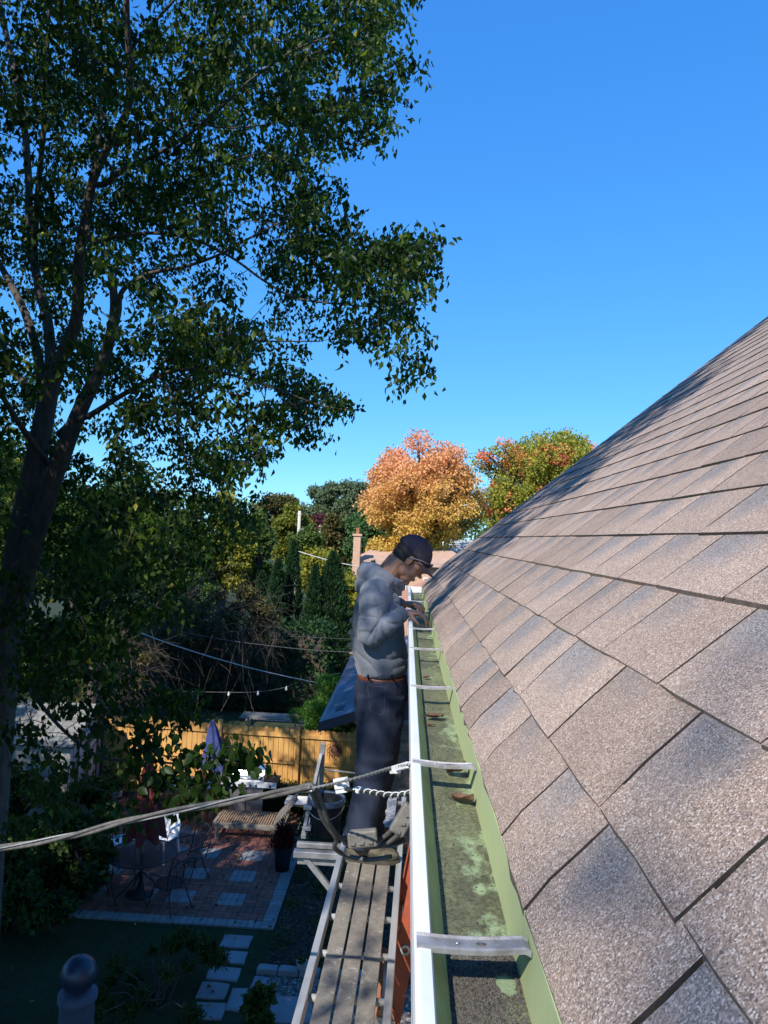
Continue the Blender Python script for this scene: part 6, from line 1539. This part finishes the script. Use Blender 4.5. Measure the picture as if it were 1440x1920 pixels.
# dark hedge mass at the back of the neighbour's lawn
def hedge(name, label, x0, x1, y0, y1, h, n, mat, leaf, seed, cat='hedge', group=None, wav=.12):
    g_ = np.random.default_rng(seed); t = thing(name, label, cat, ((x0+x1)/2, (y0+y1)/2, 0), group)
    f = g_.integers(0, 4, n); x = g_.uniform(x0, x1, n); y = g_.uniform(y0, y1, n); z = g_.uniform(.02, h, n)
    top = f == 0; z[top] = h; fr = (f == 1) | (f == 2); y[fr] = y0; x[f == 3] = np.where(g_.random((f == 3).sum()) < .5, x0, x1)
    o_ = np.array([noise.noise(Vector((float(a)*2.2, float(b)*2.2, float(c)*2.2+seed))) for a, b, c in zip(x, y, z)])*wav
    P_ = np.stack([x, y-o_*fr, z+o_*top], 1)+g_.normal(0, leaf*.5, (n, 3)); P_[:, 2] = np.maximum(P_[:, 2], .02)
    d = g_.normal(0, .6, (n, 3)); d[:, 2] += .5; d[:, 1] -= .5
    foliage('foliage', P_, d, leaf*g_.uniform(.7, 1.3, n), leaf*.6, M[mat], t, seed)
    MB().box(((x0+x1)/2, (y0+y1)/2, h*.48), (x1-x0-.12, y1-y0-.12, h*.9)).build('inner_branches', M['twig'], t); return t
hedge('hedge', 'low dark hedge along the foot of the fence', -2.95, -.92, 16.62, 17.0, .62, 5200, 'leaf_dark', .055, 111)
hedge('hedge', 'tall dark evergreen hedge beyond the picnic table', -12.0, -2.6, 25.8, 27.2, 2.9, 11000, 'conifer', .16, 112, group='shrubs beyond the fence', wav=.4)
# bright shrub left of the low roof
sc_ = yp(607, 1318, 18.9)
bs_ = thing('bright_shrub', 'bright green feathery shrub between the fence and the dark low roof', 'shrub', (sc_[0], sc_[1], 0))
cc_, rr = lumps((sc_[0]+.12, sc_[1], 1.55), (.78, .75, .95), 34, 121, .42, -.9); P_, q = clump(cc_, rr, 17000, 122, .55); P_ = P_[P_[:, 2] > .05]
foliage('foliage', P_, rng.normal(0, .5, P_.shape)+[0, -.1, .7], rng.uniform(.05, .11, len(P_)), .022, M['bright'], bs_, 123)
tubes_np([([np.array([sc_[0]+.1, sc_[1], 0]), np.array([sc_[0]+.1, sc_[1], 1.6])], .05, .03)], None, 'stem', M['twig'], bs_, 6)
tree('shade_tree', 'leafy tree standing behind the shed and fence under the big crown', 'tree', 190, 20.5, 830, 1150, 190, M['midgreen'], 11000, .12, 30, 201, tintf=lambda P_, c, w_, hz, g_: np.clip(g_.normal(.25, .15, len(P_)), 0, 1), th=.06)
tree('shade_tree', 'dense tree behind the yard at the left edge of the picture', 'tree', -60, 19, 760, 1150, 200, M['midgreen'], 9000, .15, 30, 207, tintf=lambda P_, c, w_, hz, g_: np.clip(g_.normal(.25, .15, len(P_)), 0, 1), th=.06)
# far wood that closes the horizon
g_ = np.random.default_rng(77); cw, rw = [], []
for k in range(230):
    x = g_.uniform(-95, 80); y = g_.uniform(78, 105); z = g_.uniform(1, 7.5)+1.2*math.sin(x*.21); cw.append((x, y, z)); rw.append((g_.uniform(2, 4), 2.5, g_.uniform(1.6, 3)))
P_, q = clump(cw, rw, 52000, 78, .7); P_[:, 2] = np.maximum(P_[:, 2], .1)
nn = np.repeat(g_.random(13), 4000); foliage('far_wood', P_, q+g_.normal(0, .6, P_.shape), .55*g_.uniform(.6, 1.2, len(P_)), .36, M['midgreen'], None, 79, np.clip(g_.normal(.6, .25, len(P_)), 0, 1))
# ---------------------------------------------------------------- near shrubs in the yard
def shrub(name, label, c, r, n, mat, leaf, seed, zmin=0., cat='shrub', k=26, W=.75):
    t = thing(name, label, cat, (c[0], c[1], 0)); cc_, rr = lumps(c, r, k, seed, .42); P_, q = clump(cc_, rr, n, seed+1, .3); P_ = P_[P_[:, 2] > .03]; g_ = np.random.default_rng(seed)
    foliage('foliage', P_, g_.normal(0, .8, P_.shape)+[0, -.2, .1], leaf*g_.uniform(.6, 1.25, len(P_)), leaf*W, M[mat], t, seed+2)
    o = tubes_np([([np.array([c[0]+g_.normal(0, .1), c[1]+g_.normal(0, .1), 0.]), (np.array(c)+p)/2-[0, 0, .1], p] , .016, .005) for p in cc_], None, 'stems', M['twig'], t, 4); o['kind'] = 'stuff'; return t
c = yp(110, 1610, 12.4); shrub('leafy_shrub', 'broad leaved dark shrub left of the iron chairs', (c[0]-.2, 12.5, .75), (1.1, .8, .75), 5200, 'leaf_dark', .12, 131)
c = gp(60, 1700); shrub('leafy_shrub', 'green shrub with pointed leaves at the left edge below the cable', (c[0]-.1, c[1]-.6, .6), (1.35, 1.0, .65), 6000, 'leaf_dark', .12, 141)
c = gp(150, 1600); shrub('golden_shrub', 'small yellow green shrub left behind the patio chairs', (-5.45, 13.25, .38), (.34, .34, .36), 1500, 'yellow', .06, 151, k=12)
c = gp(270, 1850); shrub('spreading_bush', 'feathery blue green bush spreading over the dark lawn at the bottom', (-3.05, 9.9, .35), (.85, 1.1, .38), 7500, 'leaf_dark', .075, 161, W=.3)
c = gp(200, 1560); shrub('leafy_shrub', 'dark shrub in front of the shed doors', (-6.35, 15.6, .45), (.65, .5, .5), 2200, 'leaf_dark', .11, 171)
shrub('leafy_shrub', 'large dark shrub under the shed eave at the left edge', (-7.8, 14.6, .8), (1.2, .7, .85), 4200, 'leaf_dark', .12, 175)
shrub('round_bush', 'small round leaved plant beside the gravel at the bottom', (-1.60, 9.45, .25), (.26, .24, .25), 700, 'leaf_dark', .10, 181, k=10, W=.95)
# low creeping plants in the mulch bed
n = 2600; x = rng.uniform(-1.75, -.3, n); y = rng.uniform(10.85, 14.0, n); kk = np.array([noise.noise(Vector((float(a)*1.8, float(b)*1.8, 3))) for a, b in zip(x, y)]) > .05
c = np.stack([x, y, rng.uniform(.03, .12, n)], 1)[kk]; foliage('ground_cover', c, rng.normal(0, .7, c.shape)+[0, 0, .8], .07, .035, M['leaf_dark'], None, 191)
# shade tree that stands outside the picture to the left and darkens the yard
st2 = thing('yard_tree', 'tall tree at the left outside edge whose shade darkens the lawn', 'tree', (-8.2, 2.6, 0))
ce = []
while len(ce) < 1900:
    q = rng.normal(0, 1, 3); q = q/np.linalg.norm(q)*rng.random()**.4; p = np.array([-7.9, 3.0, 7.2])+q*[4.3, 4.8, 4.4]
    pr = proj([p])[0]
    if pr[2] > 0 and pr[0] > -90 and -100 < pr[1] < 2000: continue
    if p[1] < -2.4+ (p[0]+9.6)*.0: pass
    ce.append(p)
ce = np.array(ce); ce = np.array([p for p in ce if not any(sunlane(p, T, .55) for T in lit)])
tp = smoothpath([(-8.2, 2.6, 0), (-8.1, 2.6, 3), (-7.9, 2.8, 6), (-7.8, 3.0, 10)], 6)
MB().tube(tp, [.26-.2*k/(len(tp)-1) for k in range(len(tp))], 12).build('trunk', M['bark'], st2, smooth=True)
br = grow([tuple(p) for p in tp[6:]], ce[:500], seed=9); tubes_np([(p, .006+.01*min(2, L), .003) for p, L in br], None, 'branches', M['twig'], st2)['kind'] = 'stuff'
p2, d2, L2, _ = cluster_leaves(ce, 46, .32, .7, .17, .1, 28); foliage('crown', p2, d2, L2, L2*.6, M['elm'], st2, 29, np.clip(rng.normal(.42, .18, len(p2)), 0, .98))

# ================================================================ neighbours' houses and poles
M['tanroof'] = pm('tan_far_roof', (.55, .38, .29), (.47, .32, .24), 2, .95)
M['greyroof'] = pm('grey_far_roof', (.42, .44, .44), (.36, .38, .38), 2, .95)
M['orbrick'] = pm('orange_tan_brick', (.58, .37, .25), (.50, .31, .21), 4, .95)
M['pole'] = pm('weathered_pole', (.55, .50, .43), (.45, .41, .35), 5, .9)
M['glass'] = pm('dark_window_glass', (.03, .04, .05), None, 3, .1, 0, 0)
def courses(roof_ob, a, b, c, d, nrow, mat, ncol=1):
    """rows of shingles on the quad a-b (eave) c-d (ridge), each row an overlapping strip"""
    a, b, c, d = map(Vector, (a, b, c, d)); nm = (b-a).cross(d-a).normalized(); nm = nm if nm.z > 0 else -nm; s = MB()
    for i in range(nrow):
        f0, f1 = i/nrow, min(1, (i+1.15)/nrow); p = [a.lerp(d, f0)+nm*.05, b.lerp(c, f0)+nm*.05, b.lerp(c, f1)+nm*.015, a.lerp(d, f1)+nm*.015]
        s.add(p+[a.lerp(d, f0), b.lerp(c, f0)], [(0, 1, 2, 3), (4, 5, 1, 0)])
    o = s.build('shingle_rows', mat, roof_ob); o['kind'] = 'stuff'
h1 = thing('neighbour_house', 'tan roofed brick house with tall brick chimney left of the cap', 'house', (-1, 42, 0))
hy = 40.
e0 = yp(660, 1051, hy); ex1 = 3.6; ez1 = e0[2]; rx = yp(696, 1031, hy+3)[0]; rzz = yp(700, 1030, hy+3)[2]
MB().box(((e0[0]+.6+ex1)/2, hy+3.5, ez1/2-.05), (ex1-e0[0]-.9, 6.2, ez1-.1)).build('wall', M['orbrick'], h1)
s = MB(); A = (e0[0], hy, ez1); B = (ex1, hy, ez1); Cc = (ex1, hy+7, ez1); Dd = (e0[0], hy+7, ez1); R1 = (rx, hy+3.5, rzz); R2 = (ex1-1, hy+3.5, rzz+.1)
low = [(a, b, c-.16) for a, b, c in (A, B, Cc, Dd)]
s.add([A, B, Cc, Dd, R1, R2]+low, [(0, 1, 5, 4), (1, 2, 5), (2, 3, 4, 5), (3, 0, 4), (6, 7, 1, 0), (9, 6, 0, 3), (9, 8, 7, 6)]); r1_ = s.build('roof', M['tanroof'], h1)
courses(r1_, A, B, R2, R1, 14, M['tanroof'])
cx_ = yp(672, 1005, hy+.6); cw = 13*hy/1400
chm = MB().box((cx_[0], hy-.05, cx_[2]/2), (cw, .7, cx_[2])).build('chimney', M['orbrick'], h1)
MB().box((cx_[0], hy-.05, cx_[2]+.06), (cw+.12, .82, .12)).build('cap', M['orbrick'], chm)
MB().box((cx_[0], hy-.05, cx_[2]+.28), (.16, .16, .32)).build('flue', M['terra'], chm)
for x in (-.4, 1.4):
    wn = MB().box((x, hy+.38, ez1-1.3), (.9, .06, 1.1)).build('window', M['white_pl'], h1); MB().box((x, hy+.345, ez1-1.3), (.78, .03, .98)).build('pane', M['glass'], wn)
h2 = thing('neighbour_house', 'pale house with light grey shingle roof just left of the near roof slope', 'house', (4, 52, 0))
a1 = yp(836, 1060, 50); a2 = yp(838, 1014, 52); x0 = a1[0]; x1 = x0+6
s = MB(); q0 = (x0, 50, a1[2]); q1 = (x1, 50, a1[2]); q2 = (x1, 53.5, a2[2]+.1); q3 = (x0, 53.5, a2[2]+.1); q4 = (x1, 57, a1[2]); q5 = (x0, 57, a1[2])
s.add([q0, q1, q2, q3, q4, q5], [(0, 1, 2, 3), (3, 2, 4, 5), (0, 3, 5), (1, 4, 2)]); r2_ = s.build('roof', M['greyroof'], h2); courses(r2_, q0, q1, q2, q3, 12, M['greyroof'])
MB().box(((x0+x1)/2+.1, 53.5, a1[2]/2-.1), (5.8, 6.2, a1[2]-.2)).build('wall', M['orbrick'], h2)
s = MB(); s.add([(x0-.05, 50, a1[2]), (x0-.05, 53.5, a2[2]+.05), (x0-.05, 57, a1[2]), (x0-.25, 50, a1[2]-.02), (x0-.25, 53.5, a2[2]+.03), (x0-.25, 57, a1[2]-.02)], [(0, 1, 4, 3), (1, 2, 5, 4)]); s.build('rake_trim', M['white_pl'], r2_)
h3 = thing('neighbour_house', 'low house with orange tan roof seen under the cap brim', 'house', (1.5, 32, 0))
b1 = yp(752, 1128, 31); b2 = yp(835, 1080, 33); s = MB()
q0 = (b1[0], 31, b1[2]-.0); q1 = (b2[0]+3, 31, b1[2]); q2 = (b2[0]+2, 34, b2[2]); q3 = (b2[0]-.4, 34, b2[2]); q4 = (b2[0]+3, 37, b1[2]); q5 = (b1[0], 37, b1[2])
s.add([q0, q1, q2, q3, q4, q5], [(0, 1, 2, 3), (3, 2, 4, 5), (0, 3, 5), (1, 4, 2)]); r3_ = s.build('roof', pm('orange_far_roof', (.50, .24, .15), (.42, .20, .12), 2, .9), h3); courses(r3_, q0, q1, q2, q3, 10, r3_.data.materials[0])
MB().box(((q0[0]+q1[0])/2, 34, b1[2]/2-.05), (q1[0]-q0[0]-.6, 5.4, b1[2]-.1)).build('wall', M['orbrick'], h3)
h4 = thing('neighbour_house', 'house with white gable wall half hidden under the orange maple', 'house', (2.5, 44, 0))
b1 = yp(815, 1062, 46); MB().box((b1[0]+1.2, 48, b1[2]/2), (3.2, 4, b1[2])).build('wall', M['white_pl'], h4)
s = MB(); bx_ = b1[0]+1.2; s.add([(bx_-1.8, 45.8, b1[2]-.1), (bx_+1.8, 45.8, b1[2]-.1), (bx_, 45.8, b1[2]+.9), (bx_-1.8, 50.2, b1[2]-.1), (bx_+1.8, 50.2, b1[2]-.1), (bx_, 50.2, b1[2]+.9)], [(0, 2, 5, 3), (1, 4, 5, 2), (0, 1, 2), (3, 5, 4)]); s.build('roof', M['tanroof'], h4)
wn = MB().box((bx_, 45.97, b1[2]-1.2), (.8, .06, 1.1)).build('window', M['white_pl'], h4); MB().box((bx_, 45.93, b1[2]-1.2), (.66, .03, .95)).build('pane', M['glass'], wn)
def upole(u, vt, Y, r, label, tr=True):
    p = yp(u, vt, Y); t = thing('utility_pole', label, 'utility pole', (p[0], Y, 0), 'utility poles beyond the yards')
    MB().tube([(p[0], Y, 0), (p[0], Y, p[2])], [r*1.25, r], 10).build('pole', M['pole'], t, smooth=True)
    for q in (-1, 1): MB().lathe([(.04, 0), (.05, .06), (.03, .14)], (p[0]+q*.13, Y-.05, p[2]-.295), 8).build('insulator', M['cover'], t)
    if tr: MB().lathe([(.17, 0), (.19, .05), (.19, .7), (.15, .78)], (p[0]+.33, Y-.1, p[2]-1.9), 12).build('transformer', M['cover'], t, smooth=True)
    return t
upole(562, 958, 48, .10, 'taller pale utility pole with a transformer drum')
upole(601, 985, 56, .09, 'shorter utility pole between the purple tree and the conifers', False)
